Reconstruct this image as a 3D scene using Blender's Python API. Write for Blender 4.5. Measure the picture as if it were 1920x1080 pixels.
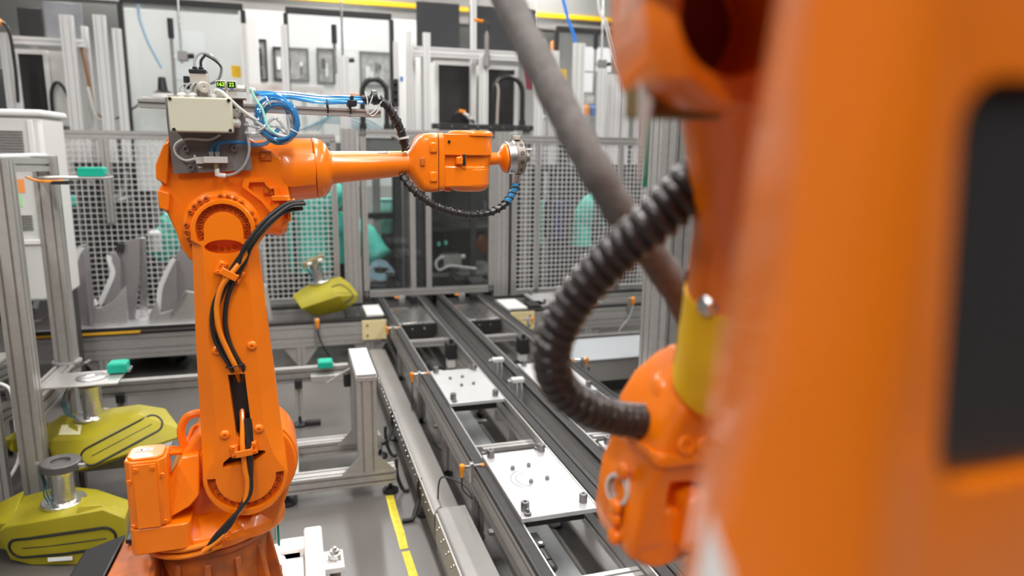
import bpy, bmesh, math, random
from mathutils import Vector, Matrix
random.seed(7)
S = bpy.context.scene
COL = S.collection
for o in list(bpy.data.objects): bpy.data.objects.remove(o)
# ---------------------------------------------------------------- camera
cam_d = bpy.data.cameras.new('camera'); cam = bpy.data.objects.new('camera', cam_d); COL.objects.link(cam)
S.camera = cam
PITCH, YAW, ROLL = math.radians(11.063), math.radians(17.263), math.radians(-0.753)
fwd = Vector((math.sin(YAW)*math.cos(PITCH), math.cos(YAW)*math.cos(PITCH), -math.sin(PITCH)))
rgt0 = Vector((math.cos(YAW), -math.sin(YAW), 0)); dwn0 = fwd.cross(rgt0)
rgt = rgt0*math.cos(ROLL) + dwn0*math.sin(ROLL); dwn = -rgt0*math.sin(ROLL) + dwn0*math.cos(ROLL)
cam.matrix_world = Matrix(((rgt.x, -dwn.x, -fwd.x, 0), (rgt.y, -dwn.y, -fwd.y, 0), (rgt.z, -dwn.z, -fwd.z, 1.65), (0, 0, 0, 1)))
cam_d.sensor_width = 36; cam_d.lens = 1331/1920*36; cam_d.clip_start = 0.02; cam_d.clip_end = 80
cam_d.dof.use_dof = True; cam_d.dof.focus_distance = 2.05; cam_d.dof.aperture_fstop = 2.0; cam_d.dof.aperture_blades = 0
# ---------------------------------------------------------------- light
W = bpy.data.worlds.new('hall_air'); S.world = W; W.use_nodes = True
W.node_tree.nodes['Background'].inputs[0].default_value = (0.86, 0.93, 1.0, 1)
W.node_tree.nodes['Background'].inputs[1].default_value = 0.07
S.view_settings.view_transform = 'Standard'; S.view_settings.look = 'None'
S.view_settings.exposure = 0.0; S.view_settings.gamma = 1.0; S.view_settings.use_curve_mapping = False
LAMPS = [(-2.2, -1.9), (0.7, -1.9), (3.6, -1.9), (-2.2, 1.2), (-2.2, 4.2), (-2.2, 7.4), (-2.2, 9.6), (0.7, 0.6), (0.7, 3.9), (0.7, 7.4), (0.7, 9.6), (3.6, 0.6), (3.6, 3.9), (3.6, 7.4), (3.6, 9.6)]  # the row behind the camera is added to light the fronts
LAMP_Z = 4.55
for i, (lx, ly) in enumerate(LAMPS):
    ld = bpy.data.lights.new('ceiling_tube_light', 'AREA'); ld.shape = 'RECTANGLE'; ld.size = 0.22; ld.size_y = 2.2
    ld.energy = (125 if lx < 0 else 45) if ly < -1 else (85 if ly < 2 else 15) if (lx < -1 and ly < 6) else 120 if (0 < lx < 1 and ly < 1) else 90; ld.color = (1.0, 0.985, 0.96)
    lo = bpy.data.objects.new('ceiling_tube_light', ld); COL.objects.link(lo); lo.location = (lx, ly, LAMP_Z-0.06)
# ---------------------------------------------------------------- mesh helpers
def V(*a): return Vector(a)
class MB:
    def __init__(s): s.v = []; s.f = []
    def add(s, vs, fs):
        n = len(s.v); s.v += [tuple(v) for v in vs]; s.f += [tuple(i+n for i in f) for f in fs]; return s
    def box(s, x0, x1, y0, y1, z0, z1, m=None):
        vs = [Vector(p) for p in ((x0,y0,z0),(x1,y0,z0),(x1,y1,z0),(x0,y1,z0),(x0,y0,z1),(x1,y0,z1),(x1,y1,z1),(x0,y1,z1))]
        if m is not None: vs = [m @ v for v in vs]
        return s.add(vs, [(3,2,1,0),(4,5,6,7),(0,1,5,4),(1,2,6,5),(2,3,7,6),(3,0,4,7)])
    def bar(s, p0, p1, w, h, up=(0,0,1)):
        return s.sweep(p0, p1, [(-w/2,-h/2),(w/2,-h/2),(w/2,h/2),(-w/2,h/2)], up)
    def sweep(s, p0, p1, poly, up=(0,0,1), caps=True):
        p0, p1 = Vector(p0), Vector(p1); d = (p1-p0).normalized(); up = Vector(up)
        a = d.cross(up)
        if a.length < 1e-4: a = d.cross(Vector((0,1,0)))
        a.normalize(); b = a.cross(d).normalized(); n = len(poly)
        vs = [p0+a*x+b*y for x, y in poly] + [p1+a*x+b*y for x, y in poly]
        fs = [(i, (i+1) % n, n+(i+1) % n, n+i) for i in range(n)]
        if caps: fs += [tuple(range(n-1, -1, -1)), tuple(range(n, 2*n))]
        return s.add(vs, fs)
    def prism(s, poly, a, b, ax='y'):
        # poly in the plane normal to ax: y -> (x,z), z -> (x,y), x -> (y,z)
        def P(u, v, t): return {'y': (u, t, v), 'z': (u, v, t), 'x': (t, u, v)}[ax]
        n = len(poly)
        vs = [P(u, v, a) for u, v in poly] + [P(u, v, b) for u, v in poly]
        return s.add(vs, [(i, (i+1) % n, n+(i+1) % n, n+i) for i in range(n)] + [tuple(range(n-1, -1, -1)), tuple(range(n, 2*n))])
    def loft(s, rings, caps=True, closed=True):
        n = len(rings[0]); vs = [p for r in rings for p in r]; fs = []
        for k in range(len(rings)-1):
            for i in range(n if closed else n-1):
                j = (i+1) % n; fs.append((k*n+i, k*n+j, (k+1)*n+j, (k+1)*n+i))
        if caps: fs += [tuple(range(n-1, -1, -1)), tuple((len(rings)-1)*n+i for i in range(n))]
        return s.add(vs, fs)
    def lathe(s, o, d, prof, n=24, caps=True):
        # prof: list of (distance along d, radius)
        o, d = Vector(o), Vector(d).normalized()
        a = d.cross(Vector((0,0,1)))
        if a.length < 1e-3: a = d.cross(Vector((0,1,0)))
        a.normalize(); b = d.cross(a)
        rings = [[o+d*t+(a*math.cos(2*math.pi*i/n)+b*math.sin(2*math.pi*i/n))*max(r, 1e-5) for i in range(n)] for t, r in prof]
        return s.loft(rings, caps)
    def cyl(s, p0, p1, r, n=16, r2=None):
        p0, p1 = Vector(p0), Vector(p1)
        return s.lathe(p0, p1-p0, [(0, r), ((p1-p0).length, r if r2 is None else r2)], n)
    def tube(s, pts, r, n=8, caps=True, rad=None):
        pts = [Vector(p) for p in pts]; rings = []; up = None
        for i, p in enumerate(pts):
            t = (pts[min(i+1, len(pts)-1)]-pts[max(i-1, 0)]).normalized()
            if up is None:
                up = t.cross(Vector((0.13, 0.2, 1)))
                if up.length < 1e-3: up = t.cross(Vector((1, 0, 0)))
            up = (up - t*up.dot(t)).normalized(); b = t.cross(up)
            rr = rad[i] if rad else r
            rings.append([p+(up*math.cos(2*math.pi*k/n)+b*math.sin(2*math.pi*k/n))*rr for k in range(n)])
        return s.loft(rings, caps)
    def slot(s, p0, p1, w, h, up=(0,0,1), nw=None, nh=None, g=0.010, d=0.011):
        # aluminium T-slot bar: w across, h along up, one groove per ~45 mm on each side
        nw = nw or max(1, round(w/0.045)); nh = nh or max(1, round(h/0.045))
        def side(L, n): return [((k+0.5)/n-0.5)*L for k in range(n)]
        poly = [(-w/2, -h/2)]
        for c in side(w, nw): poly += [(c-g/2, -h/2), (c-g/2, -h/2+d), (c+g/2, -h/2+d), (c+g/2, -h/2)]
        poly.append((w/2, -h/2))
        for c in side(h, nh): poly += [(w/2, c-g/2), (w/2-d, c-g/2), (w/2-d, c+g/2), (w/2, c+g/2)]
        poly.append((w/2, h/2))
        for c in reversed(side(w, nw)): poly += [(c+g/2, h/2), (c+g/2, h/2-d), (c-g/2, h/2-d), (c-g/2, h/2)]
        poly.append((-w/2, h/2))
        for c in reversed(side(h, nh)): poly += [(-w/2, c+g/2), (-w/2+d, c+g/2), (-w/2+d, c-g/2), (-w/2, c-g/2)]
        return s.sweep(p0, p1, poly, up)
def smooth_path(pts, k=6):
    pts = [Vector(p) for p in pts]; out = []
    for i in range(len(pts)-1):
        p0 = pts[max(i-1, 0)]; p1 = pts[i]; p2 = pts[i+1]; p3 = pts[min(i+2, len(pts)-1)]
        for j in range(k):
            t = j/k
            out.append(0.5*((2*p1)+(p2-p0)*t+(2*p0-5*p1+4*p2-p3)*t*t+(3*p1-p0-3*p2+p3)*t**3))
    out.append(pts[-1]); return out
def arc(cx, cy, r, a0, a1, n): return [(cx+r*math.cos(math.radians(a0+(a1-a0)*i/n)), cy+r*math.sin(math.radians(a0+(a1-a0)*i/n))) for i in range(n+1)]
def rrect(x0, x1, y0, y1, r, n=3):
    return arc(x0+r, y0+r, r, 180, 270, n)+arc(x1-r, y0+r, r, 270, 360, n)+arc(x1-r, y1-r, r, 0, 90, n)+arc(x0+r, y1-r, r, 90, 180, n)
def finish(me, ang=35):
    me.polygons.foreach_set('use_smooth', [True]*len(me.polygons))
    me.set_sharp_from_angle(angle=math.radians(ang))
def fix_normals(me):
    bm = bmesh.new(); bm.from_mesh(me); bmesh.ops.recalc_face_normals(bm, faces=bm.faces); bm.to_mesh(me); bm.free()
def origin_of(p):
    q = Vector((0, 0, 0))
    while p is not None: q += p.location; p = p.parent
    return q
def mesh_of(name, mb, mat, off=Vector((0, 0, 0)), ang=35):
    me = bpy.data.meshes.new(name)
    me.from_pydata([(v[0]-off[0], v[1]-off[1], v[2]-off[2]) for v in mb.v], [], mb.f)
    fix_normals(me)
    if mat is not None: me.materials.append(mat)
    finish(me, ang); return me
def add_bevel(o, w, seg=2, ang=32):
    m = o.modifiers.new('bevel', 'BEVEL'); m.width = w; m.segments = seg; m.limit_method = 'ANGLE'; m.angle_limit = math.radians(ang); m.use_clamp_overlap = True
def obj(name, mb, mat, parent=None, bevel=0, label=None, cat=None, group=None, kind=None, ang=35, seg=2):
    """one mesh object built from world coordinates; a top-level one gets its origin at its base"""
    if parent is None:
        xs = [v[0] for v in mb.v]; ys = [v[1] for v in mb.v]; zs = [v[2] for v in mb.v]
        off = Vector(((min(xs)+max(xs))/2, (min(ys)+max(ys))/2, min(zs)))
    else: off = origin_of(parent)
    o = bpy.data.objects.new(name, mesh_of(name, mb, mat, off, ang)); COL.objects.link(o)
    if parent is None: o.location = off
    else: o.parent = parent
    if bevel: add_bevel(o, bevel, seg)
    tag(o, label, cat, group, kind); return o
def tag(o, label=None, cat=None, group=None, kind=None):
    if label: o['label'] = label
    if cat: o['category'] = cat
    if group: o['group'] = group
    if kind: o['kind'] = kind
    return o
def thing(name, label, cat, loc, group=None):
    o = bpy.data.objects.new(name, None); COL.objects.link(o); o.location = loc; o.empty_display_size = 0.1
    return tag(o, label, cat, group)
def inst(name, me, loc, parent, rot=None):
    """a copy that shares mesh data, placed at a world point (axis of the mesh is +Z unless rotated)"""
    o = bpy.data.objects.new(name, me); COL.objects.link(o); o.parent = parent
    o.location = Vector(loc)-origin_of(parent)
    if rot is not None:
        if isinstance(rot, Vector): o.rotation_mode = 'QUATERNION'; o.rotation_quaternion = rot.to_track_quat('Z', 'Y')
        else: o.rotation_euler = rot
    return o
def cut(o, cutters):
    """subtract closed solids given in world coordinates from o and bake the result"""
    off = origin_of(o) if o.parent else o.location
    off = origin_of(o)
    tmp = []
    for c in cutters:
        me = mesh_of('cutter', c, None, off); co = bpy.data.objects.new('cutter', me); COL.objects.link(co); co.location = off
        m = o.modifiers.new('cut', 'BOOLEAN'); m.operation = 'DIFFERENCE'; m.solver = 'EXACT'; m.object = co; tmp.append((co, me))
    bpy.context.view_layer.update()
    dg = bpy.context.evaluated_depsgraph_get()
    new = bpy.data.meshes.new_from_object(o.evaluated_get(dg)); old = o.data
    o.modifiers.clear(); o.data = new; bpy.data.meshes.remove(old)
    for co, me in tmp: bpy.data.objects.remove(co); bpy.data.meshes.remove(me)
    finish(new); return o
def copy_tree(o, parent=None, loc=None, label=None, group=None):
    c = o.copy(); COL.objects.link(c); c.parent = parent
    if loc is not None: c.location = loc
    if label: c['label'] = label
    if group: c['group'] = group
    for ch in o.children: copy_tree(ch, c)
    return c
# ---------------------------------------------------------------- materials
MATS = {}
def mat(name, col, rough=0.5, metal=0.0, coat=0.0, noise=0, scale=8, bump=0, bscale=40, col2=None, spec=0.5, rvar=0, emit=None, estr=0, stretch=None, trans=0, coatr=0.08):
    if name in MATS: return MATS[name]
    m = bpy.data.materials.new(name); m.use_nodes = True; MATS[name] = m
    nt = m.node_tree; b = nt.nodes['Principled BSDF']
    b.inputs['Base Color'].default_value = (*col, 1); b.inputs['Roughness'].default_value = rough; b.inputs['Metallic'].default_value = metal
    b.inputs['Coat Weight'].default_value = coat; b.inputs['Coat Roughness'].default_value = coatr; b.inputs['Specular IOR Level'].default_value = spec
    if emit: b.inputs['Emission Color'].default_value = (*emit, 1); b.inputs['Emission Strength'].default_value = estr
    if noise or bump or rvar:
        tc = nt.nodes.new('ShaderNodeTexCoord'); mp = nt.nodes.new('ShaderNodeMapping'); nt.links.new(tc.outputs['Object'], mp.inputs[0])
        if stretch: mp.inputs['Scale'].default_value = stretch
        nz = nt.nodes.new('ShaderNodeTexNoise'); nz.inputs['Scale'].default_value = scale; nz.inputs['Detail'].default_value = 5
        nt.links.new(mp.outputs[0], nz.inputs['Vector'])
        if noise:
            mx = nt.nodes.new('ShaderNodeMix'); mx.data_type = 'RGBA'
            c2 = col2 or tuple(max(0, c*(1-noise)) for c in col)
            mx.inputs[6].default_value = (*col, 1); mx.inputs[7].default_value = (*c2, 1)
            rp = nt.nodes.new('ShaderNodeMapRange'); rp.inputs[1].default_value = 0.35; rp.inputs[2].default_value = 0.7
            nt.links.new(nz.outputs[0], rp.inputs[0]); nt.links.new(rp.outputs[0], mx.inputs[0]); nt.links.new(mx.outputs[2], b.inputs['Base Color'])
        if rvar:
            rr = nt.nodes.new('ShaderNodeMapRange'); rr.inputs[3].default_value = max(0, rough-rvar); rr.inputs[4].default_value = min(1, rough+rvar)
            nt.links.new(nz.outputs[0], rr.inputs[0]); nt.links.new(rr.outputs[0], b.inputs['Roughness'])
        if bump:
            n2 = nt.nodes.new('ShaderNodeTexNoise'); n2.inputs['Scale'].default_value = bscale; n2.inputs['Detail'].default_value = 3
            nt.links.new(mp.outputs[0], n2.inputs['Vector'])
            bp = nt.nodes.new('ShaderNodeBump'); bp.inputs['Strength'].default_value = bump; bp.inputs['Distance'].default_value = 0.002
            nt.links.new(n2.outputs[0], bp.inputs['Height']); nt.links.new(bp.outputs[0], b.inputs['Normal'])
    return m
def clear_mat(name, col, gloss=0.06, dens=0.1, rough=0.02, tint=None):
    """thin clear sheet: mostly see-through, a Fresnel share of reflection, a little haze"""
    m = bpy.data.materials.new(name); m.use_nodes = True; nt = m.node_tree; nt.nodes.clear()
    out = nt.nodes.new('ShaderNodeOutputMaterial'); tr = nt.nodes.new('ShaderNodeBsdfTransparent'); tr.inputs[0].default_value = (*(tint or (0.96, 0.98, 0.98)), 1)
    gl = nt.nodes.new('ShaderNodeBsdfGlossy'); gl.inputs['Roughness'].default_value = rough
    df = nt.nodes.new('ShaderNodeBsdfDiffuse'); df.inputs[0].default_value = (*col, 1)
    fr = nt.nodes.new('ShaderNodeFresnel'); fr.inputs[0].default_value = 1.45
    m1 = nt.nodes.new('ShaderNodeMixShader'); m1.inputs[0].default_value = dens
    m2 = nt.nodes.new('ShaderNodeMixShader')
    nt.links.new(tr.outputs[0], m1.inputs[1]); nt.links.new(df.outputs[0], m1.inputs[2])
    nt.links.new(fr.outputs[0], m2.inputs[0]); nt.links.new(m1.outputs[0], m2.inputs[1]); nt.links.new(gl.outputs[0], m2.inputs[2])
    nt.links.new(m2.outputs[0], out.inputs[0]); return m
ORANGE = mat('orange_paint', (0.93, 0.203, 0.0015), 0.33, coat=0.36, noise=0.12, scale=5, bump=0.03, bscale=220)
ORANGE_D = mat('orange_paint_worn', (0.62, 0.14, 0.012), 0.5, noise=0.5, scale=14, col2=(0.30, 0.085, 0.03))
ALU = mat('anodised_aluminium', (0.50, 0.482, 0.465), 0.38, metal=0.55, noise=0.1, scale=30, rvar=0.06)
ALU_D = mat('dull_aluminium', (0.34, 0.325, 0.31), 0.45, metal=0.55, noise=0.15, scale=20)
STEEL = mat('brushed_steel', (0.74, 0.73, 0.72), 0.28, metal=1.0, noise=0.12, scale=18, rvar=0.1)
PLATE = mat('milled_aluminium', (0.64, 0.635, 0.64), 0.4, metal=0.55, noise=0.10, scale=7, rvar=0.08)
SHEET = mat('grey_sheet_metal', (0.31, 0.292, 0.276), 0.42, metal=0.35, noise=0.12, scale=4)
GREYP = mat('grey_paint', (0.29, 0.278, 0.266), 0.5, noise=0.08, scale=6)
WHITEP = mat('white_paint', (0.83, 0.81, 0.79), 0.45, noise=0.06, scale=12)
BLACKP = mat('black_plastic', (0.016, 0.016, 0.018), 0.42)
BLACKM = mat('black_metal', (0.03, 0.028, 0.028), 0.5, metal=0.3)
RUBBER = mat('black_rubber', (0.022, 0.02, 0.02), 0.36)
BELT = mat('conveyor_belt', (0.04, 0.037, 0.037), 0.75, noise=0.25, scale=25)
BELT_D = mat('belt_guide_black', (0.02, 0.02, 0.02), 0.5)
DARK = mat('dark_machine', (0.045, 0.043, 0.045), 0.55, noise=0.3, scale=4)
BRASS = mat('cream_plate', (0.74, 0.62, 0.33), 0.5, noise=0.08)
LIME = mat('yellow_green_polyurethane', (0.37, 0.312, 0.008), 0.5, noise=0.18, scale=6, bump=0.05, bscale=60)
YTAPE = mat('yellow_tape', (0.82, 0.70, 0.05), 0.6, noise=0.25, scale=30)
YELL = mat('yellow_sticker', (0.95, 0.57, 0.006), 0.45)
PAPER = mat('white_paper', (0.86, 0.87, 0.88), 0.7)
GREEN = mat('green_plastic', (0.0, 0.40, 0.27), 0.45, noise=0.1)
TEAL = mat('teal_cover_cloth', (0.13, 0.74, 0.60), 0.7, noise=0.2, scale=4, bump=0.3, bscale=9)
TEAL_L = mat('pale_teal_cloth', (0.30, 0.72, 0.62), 0.7, noise=0.2, scale=4)
NAVY = mat('navy_plastic', (0.02, 0.03, 0.12), 0.5)
ORPL = mat('orange_plastic', (0.95, 0.30, 0.01), 0.4)
BEIGE = mat('beige_enclosure', (0.57, 0.545, 0.42), 0.55, noise=0.03)
GREYPL = mat('light_grey_plastic', (0.62, 0.61, 0.58), 0.5)
TAUPE = mat('taupe_valve', (0.46, 0.42, 0.36), 0.5)
REDM = mat('dark_red_cloth', (0.20, 0.02, 0.04), 0.6)
BLUEH = clear_mat('clear_blue_hose', (0.10, 0.47, 0.90), dens=0.34, rough=0.08, tint=(0.4, 0.72, 0.95))
CLEARH = clear_mat('clear_grey_hose', (0.55, 0.56, 0.58), dens=0.6, rough=0.08)
GLASS = clear_mat('clear_pane', (0.7, 0.72, 0.72), dens=0.012)
HAZEP = clear_mat('hazy_polycarbonate', (0.80, 0.80, 0.79), dens=0.14)
TUBEM = mat('lamp_diffuser', (1, 1, 1), 0.4, emit=(1, 0.98, 0.95), estr=6)
# ================================================================ setting
FLOORM = mat('concrete_floor', (0.150, 0.138, 0.128), 0.32, noise=1, scale=1.1, col2=(0.105, 0.097, 0.091), bump=0.05, bscale=30, rvar=0.1)
obj('floor', MB().box(-6, 8, -4, 11.3, -0.06, 0), FLOORM, kind='structure')
WALLM = mat('hall_wall', (0.33, 0.33, 0.315), 0.7, noise=0.06, scale=0.8)
obj('wall_back', MB().box(-6, 8, 11.3, 11.45, -0.06, 5.2), WALLM, kind='structure')
obj('wall_left', MB().box(-6.15, -6, -4, 11.45, -0.06, 5.2), WALLM, kind='structure')
obj('wall_right', MB().box(8, 8.15, -4, 11.45, -0.06, 5.2), WALLM, kind='structure')
obj('ceiling', MB().box(-6.15, 8.15, -4, 11.45, 5.0, 5.2), mat('hall_ceiling', (0.2, 0.2, 0.2), 0.8), kind='structure')
for i, (lx, ly) in enumerate(LAMPS):
    row = 'far row' if ly > 9 else 'row behind the fence' if ly > 6 else 'row over the conveyors' if ly > 3 else 'row above the camera' if ly > 0 else 'unseen row added behind the camera for front light'
    side = 'left' if lx < -1 else 'middle' if lx < 2 else 'right'
    t = thing('ceiling_light', 'long white ceiling light, %s lamp of the %s' % (side, row), 'lamp', (lx, ly, LAMP_Z), 'ceiling lights of the hall')
    obj('housing', MB().box(lx-0.13, lx+0.13, ly-1.15, ly+1.15, LAMP_Z, LAMP_Z+0.09), WHITEP, t, 0.006)
    for sx in (-0.055, 0.055): obj('tube', MB().cyl((lx+sx, ly-1.1, LAMP_Z-0.025), (lx+sx, ly+1.1, LAMP_Z-0.025), 0.018, 10), TUBEM, t)
    for sy in (-0.8, 0.8): obj('hanger', MB().cyl((lx, ly+sy, LAMP_Z+0.08), (lx, ly+sy, 5.0), 0.006, 6), STEEL, t)
# yellow floor tape in two lengths
tp = [(0.372, 3.17, 0.408, 3.175), (0.372, 2.60, 0.408, 2.60)]
def tape(pts, label):
    mb = MB(); rings = []
    for (x, y, w) in pts: rings.append([(x-w/2, y, 0.0005), (x+w/2, y, 0.0005), (x+w/2, y, 0.0018), (x-w/2, y, 0.0018)])
    mb.loft(rings); return obj('floor_tape', mb, YTAPE, label=label, cat='tape', group='yellow tape on the floor')
tape([(0.389, 3.2+0.0, 0.036), (0.386, 3.0, 0.037), (0.389, 2.85, 0.037), (0.386, 2.716, 0.034)], 'yellow floor tape strip running from under the frame foot')
tape([(0.389, 2.695, 0.033), (0.392, 2.5, 0.035), (0.390, 2.2, 0.037), (0.39, 1.8, 0.037)], 'nearer yellow floor tape strip beside the cable duct cover')
# ================================================================ conveyors
BZ = 0.36
def small_bolt_mesh(r=0.006, h=0.005, m=STEEL, hexr=None):
    mb = MB().lathe((0, 0, 0), (0, 0, 1), [(0, r), (h*0.8, r), (h, r*0.85), (h, r*0.5), (h*0.4, r*0.45), (h*0.4, 0.0001)], 10, False)
    return mesh_of('screw', mb, m)
SCREW = small_bolt_mesh(); SCREW_D = small_bolt_mesh(0.008, 0.006, BLACKM); SCREW_O = small_bolt_mesh(0.0055, 0.005, ORANGE); SCREW_S = small_bolt_mesh(0.0042, 0.003, BLACKM)
def prox_sensor(parent, p, dirx):
    """barrel sensor on an angle bracket with an orange cable plug"""
    x, y, z = p
    s = obj('sensor_barrel', MB().cyl((x-0.035*dirx, y, z), (x+0.045*dirx, y, z), 0.007, 10), STEEL, parent)
    obj('sensor_nut', MB().cyl((x+0.005*dirx, y, z), (x+0.012*dirx, y, z), 0.012, 6), STEEL, s)
    obj('sensor_tip', MB().cyl((x+0.045*dirx, y, z), (x+0.058*dirx, y, z), 0.0075, 10), ORPL, s)
    pl = MB().lathe((x-0.035*dirx, y, z+0.012), (0, 0, -1), [(0, 0.009), (0.004, 0.012), (0.022, 0.012), (0.028, 0.009), (0.055, 0.006)], 10)
    obj('sensor_plug', pl, ORPL, s)
    obj('sensor_bracket', MB().box(x-0.002, x+0.014, y-0.012, y+0.012, z-0.07, z+0.016), STEEL, parent, 0.002)
    return s
def conveyor(name, label, xs, y0, y1, legs, beams, group):
    (a0, a1), (b0, b1) = xs
    t = thing(name, label, 'conveyor', ((a0+b1)/2, (y0+y1)/2, 0), group)
    for k, (x0, x1) in enumerate(xs):
        out = -1 if k == 0 else 1
        xm = (x0+x1)/2
        r = obj('side_rail', MB().slot((xm, y0, BZ-0.078), (xm, y1, BZ-0.078), x1-x0, 0.125, nw=1, nh=2, g=0.014), ALU, t)
        obj('belt', MB().box(x0+0.008, x1-0.008, y0, y1, BZ-0.0155, BZ), BELT, r, 0.002)
        xo = x0 if out < 0 else x1
        obj('belt_guide', MB().box(xo-0.004, xo+0.006, y0, y1, BZ-0.016, BZ+0.004) if out < 0 else MB().box(xo-0.006, xo+0.004, y0, y1, BZ-0.016, BZ+0.004), BELT_D, r)
        xi = x1 if out < 0 else x0
        obj('edge_strip', MB().box(xi-0.003, xi+0.003, y0, y1, BZ-0.02, BZ-0.004), ALU, r)
        for ly in legs:
            lg = obj('leg', MB().slot((xm, ly, 0.03), (xm, ly, BZ-0.1405), 0.045, 0.045, (0, 1, 0)), ALU, t)
            obj('levelling_foot', MB().lathe((xm, ly, 0), (0, 0, 1), [(0, 0.03), (0.008, 0.032), (0.014, 0.02), (0.018, 0.008), (0.032, 0.008)], 14), BLACKP, lg)
            obj('gusset', MB().prism([(ly-0.03, BZ-0.142), (ly-0.03, BZ-0.20), (ly-0.08, BZ-0.142)], xm-0.004, xm+0.004, 'x'), ALU, lg)
    for by in beams:
        obj('cross_beam', MB().slot((a1, by, BZ-0.075), (b0, by, BZ-0.075), 0.05, 0.045, nw=1, nh=1), ALU, t)
    return t
LEGS = [1.3, 2.72, 3.35, 4.1, 4.95]
c1 = conveyor('pallet_conveyor', 'left of two long belt conveyors, carrying two fully visible pallet plates', ((0.680, 0.728), (1.035, 1.092)), 0.95, 6.16, LEGS, [1.875, 2.955, 4.05, 4.86], 'long pallet conveyors')
c2 = conveyor('pallet_conveyor', 'right of two long belt conveyors passing behind the ribbed hose', ((1.205, 1.262), (1.56, 1.618)), 0.95, 6.16, LEGS, [1.875, 2.955, 4.05, 4.86], 'long pallet conveyors')
# return strip seen low between the rails
for t, x0, x1 in ((c1, 0.80, 0.97), (c2, 1.33, 1.48)):
    obj('lower_tray', MB().box(x0+0.03, x1, 1.0, 4.75, 0.085, 0.10), mat('pale_tray', (0.72, 0.74, 0.75), 0.35, metal=0.3, noise=0.08, scale=3), t, 0.002)
    for y in (1.4, 2.6, 3.8): obj('tray_bracket', MB().box(x0-0.075, x1+0.068, y, y+0.03, 0.07, 0.085), ALU, t)
# dark sheet covers and drives at the far end
for t, x0, x1 in ((c1, 0.745, 1.02), (c2, 1.275, 1.545)):
    obj('drive_cover', MB().prism([(5.28, BZ-0.03), (5.86, BZ-0.03), (5.86, BZ-0.05), (5.30, BZ-0.05), (5.30, BZ-0.12), (5.28, BZ-0.12)], x0, x1, 'x'), STEEL, t, 0.002)
    obj('lift_unit', MB().box(x0, x1, 5.31, 5.5, BZ-0.16, BZ-0.055), BLACKM, t, 0.003)
    obj('front_lip', MB().box(x0, x1, 5.255, 5.278, BZ-0.14, BZ-0.035), BLACKM, t, 0.002)
    for k in (0.35, 0.68): inst('screw', SCREW, (x0+(x1-x0)*k, 5.255, BZ-0.07), t, Vector((0, -1, 0)))
    obj('rear_cover', MB().box(x0, x1, 5.9, 6.13, BZ-0.07, BZ-0.03), BLACKM, t, 0.003)
    xm = x0+0.12
    v = obj('limit_switch', MB().box(xm-0.02, xm+0.035, 6.0, 6.03, BZ-0.03, BZ+0.035), STEEL, t, 0.002)
    obj('switch_plug', MB().cyl((xm-0.02, 6.01, BZ+0.02), (xm-0.055, 6.01, BZ+0.026), 0.009, 8), ORPL, v)
    obj('switch_block', MB().box(xm+0.08, xm+0.14, 5.98, 6.05, BZ-0.03, BZ+0.03), BLACKP, t, 0.004)
# dampers and stoppers
def damper(t, x, y):
    d = obj('stop_damper', MB().box(x-0.016, x+0.016, y-0.03, y+0.055, BZ-0.10, BZ-0.03), BLACKP, t, 0.003)
    obj('damper_piston', MB().lathe((x+0.004, y-0.03, BZ-0.055), (0.15, -1, -0.25), [(0, 0.017), (0.05, 0.017), (0.05, 0.012), (0.058, 0.012), (0.058, 0.018), (0.085, 0.018), (0.085, 0.009), (0.08, 0.0001)], 14, False), RUBBER, d)
    obj('damper_cap', MB().cyl((x+0.004, y-0.02, BZ-0.03), (x+0.004, y-0.02, BZ-0.026), 0.008, 10), STEEL, d)
for t, x in ((c1, 0.757), (c2, 1.292)):
    damper(t, x, 2.10); damper(t, x, 2.86); damper(t, x, 4.02)
for t, x in ((c1, 1.005), (c2, 1.525)):
    d = obj('valve_block', MB().box(x-0.035, x+0.025, 4.58, 4.68, BZ-0.13, BZ-0.02), BLACKM, t, 0.004)
    obj('valve_foot', MB().box(x-0.03, x+0.02, 4.585, 4.66, BZ-0.19, BZ-0.13), GREYPL, d, 0.003)
    obj('valve_knob', MB().cyl((x-0.005, 4.6, BZ-0.02), (x-0.005, 4.6, BZ+0.012), 0.014, 10), BLACKP, d)
# pneumatic motors low between the rails
for t, x in ((c1, 0.87), (c2, 1.40)):
    m = obj('drive_motor', MB().lathe((x, 4.55, 0.2), (0, -1, 0), [(0, 0.05), (0.16, 0.05), (0.16, 0.035), (0.2, 0.035), (0.2, 0.016), (0.17, 0.015)], 18), BLACKM, t)
    obj('motor_ring', MB().lathe((x, 4.35, 0.2), (0, -1, 0), [(0, 0.04), (0.012, 0.04), (0.012, 0.02), (0, 0.02)], 18, False), GREYPL, m)
    obj('motor_foot', MB().box(x-0.05, x+0.05, 4.4, 4.55, 0.0, 0.16), BLACKM, m, 0.004)
    cb = smooth_path([(x+0.03, 4.5, 0.16), (x+0.02, 4.35, 0.06), (x+0.08, 4.2, 0.02), (x+0.13, 4.3, 0.012), (x+0.16, 4.42, 0.1)])
    obj('motor_cable', MB().tube(cb, 0.006, 6), BLACKP, m)
prox_sensor(c1, (0.655, 2.655, BZ+0.005), 1); prox_sensor(c1, (0.655, 3.92, BZ+0.005), 1); prox_sensor(c1, (0.655, 5.03, BZ+0.005), 1)
obj('sensor_cable', MB().tube(smooth_path([(0.62, 2.655, BZ-0.04), (0.622, 2.65, BZ-0.09), (0.655, 2.62, BZ-0.12), (0.64, 2.7, BZ-0.10), (0.56, 2.78, BZ-0.09), (0.545, 2.79, 0.16)]), 0.0035, 6), BLACKP, c1)
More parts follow.
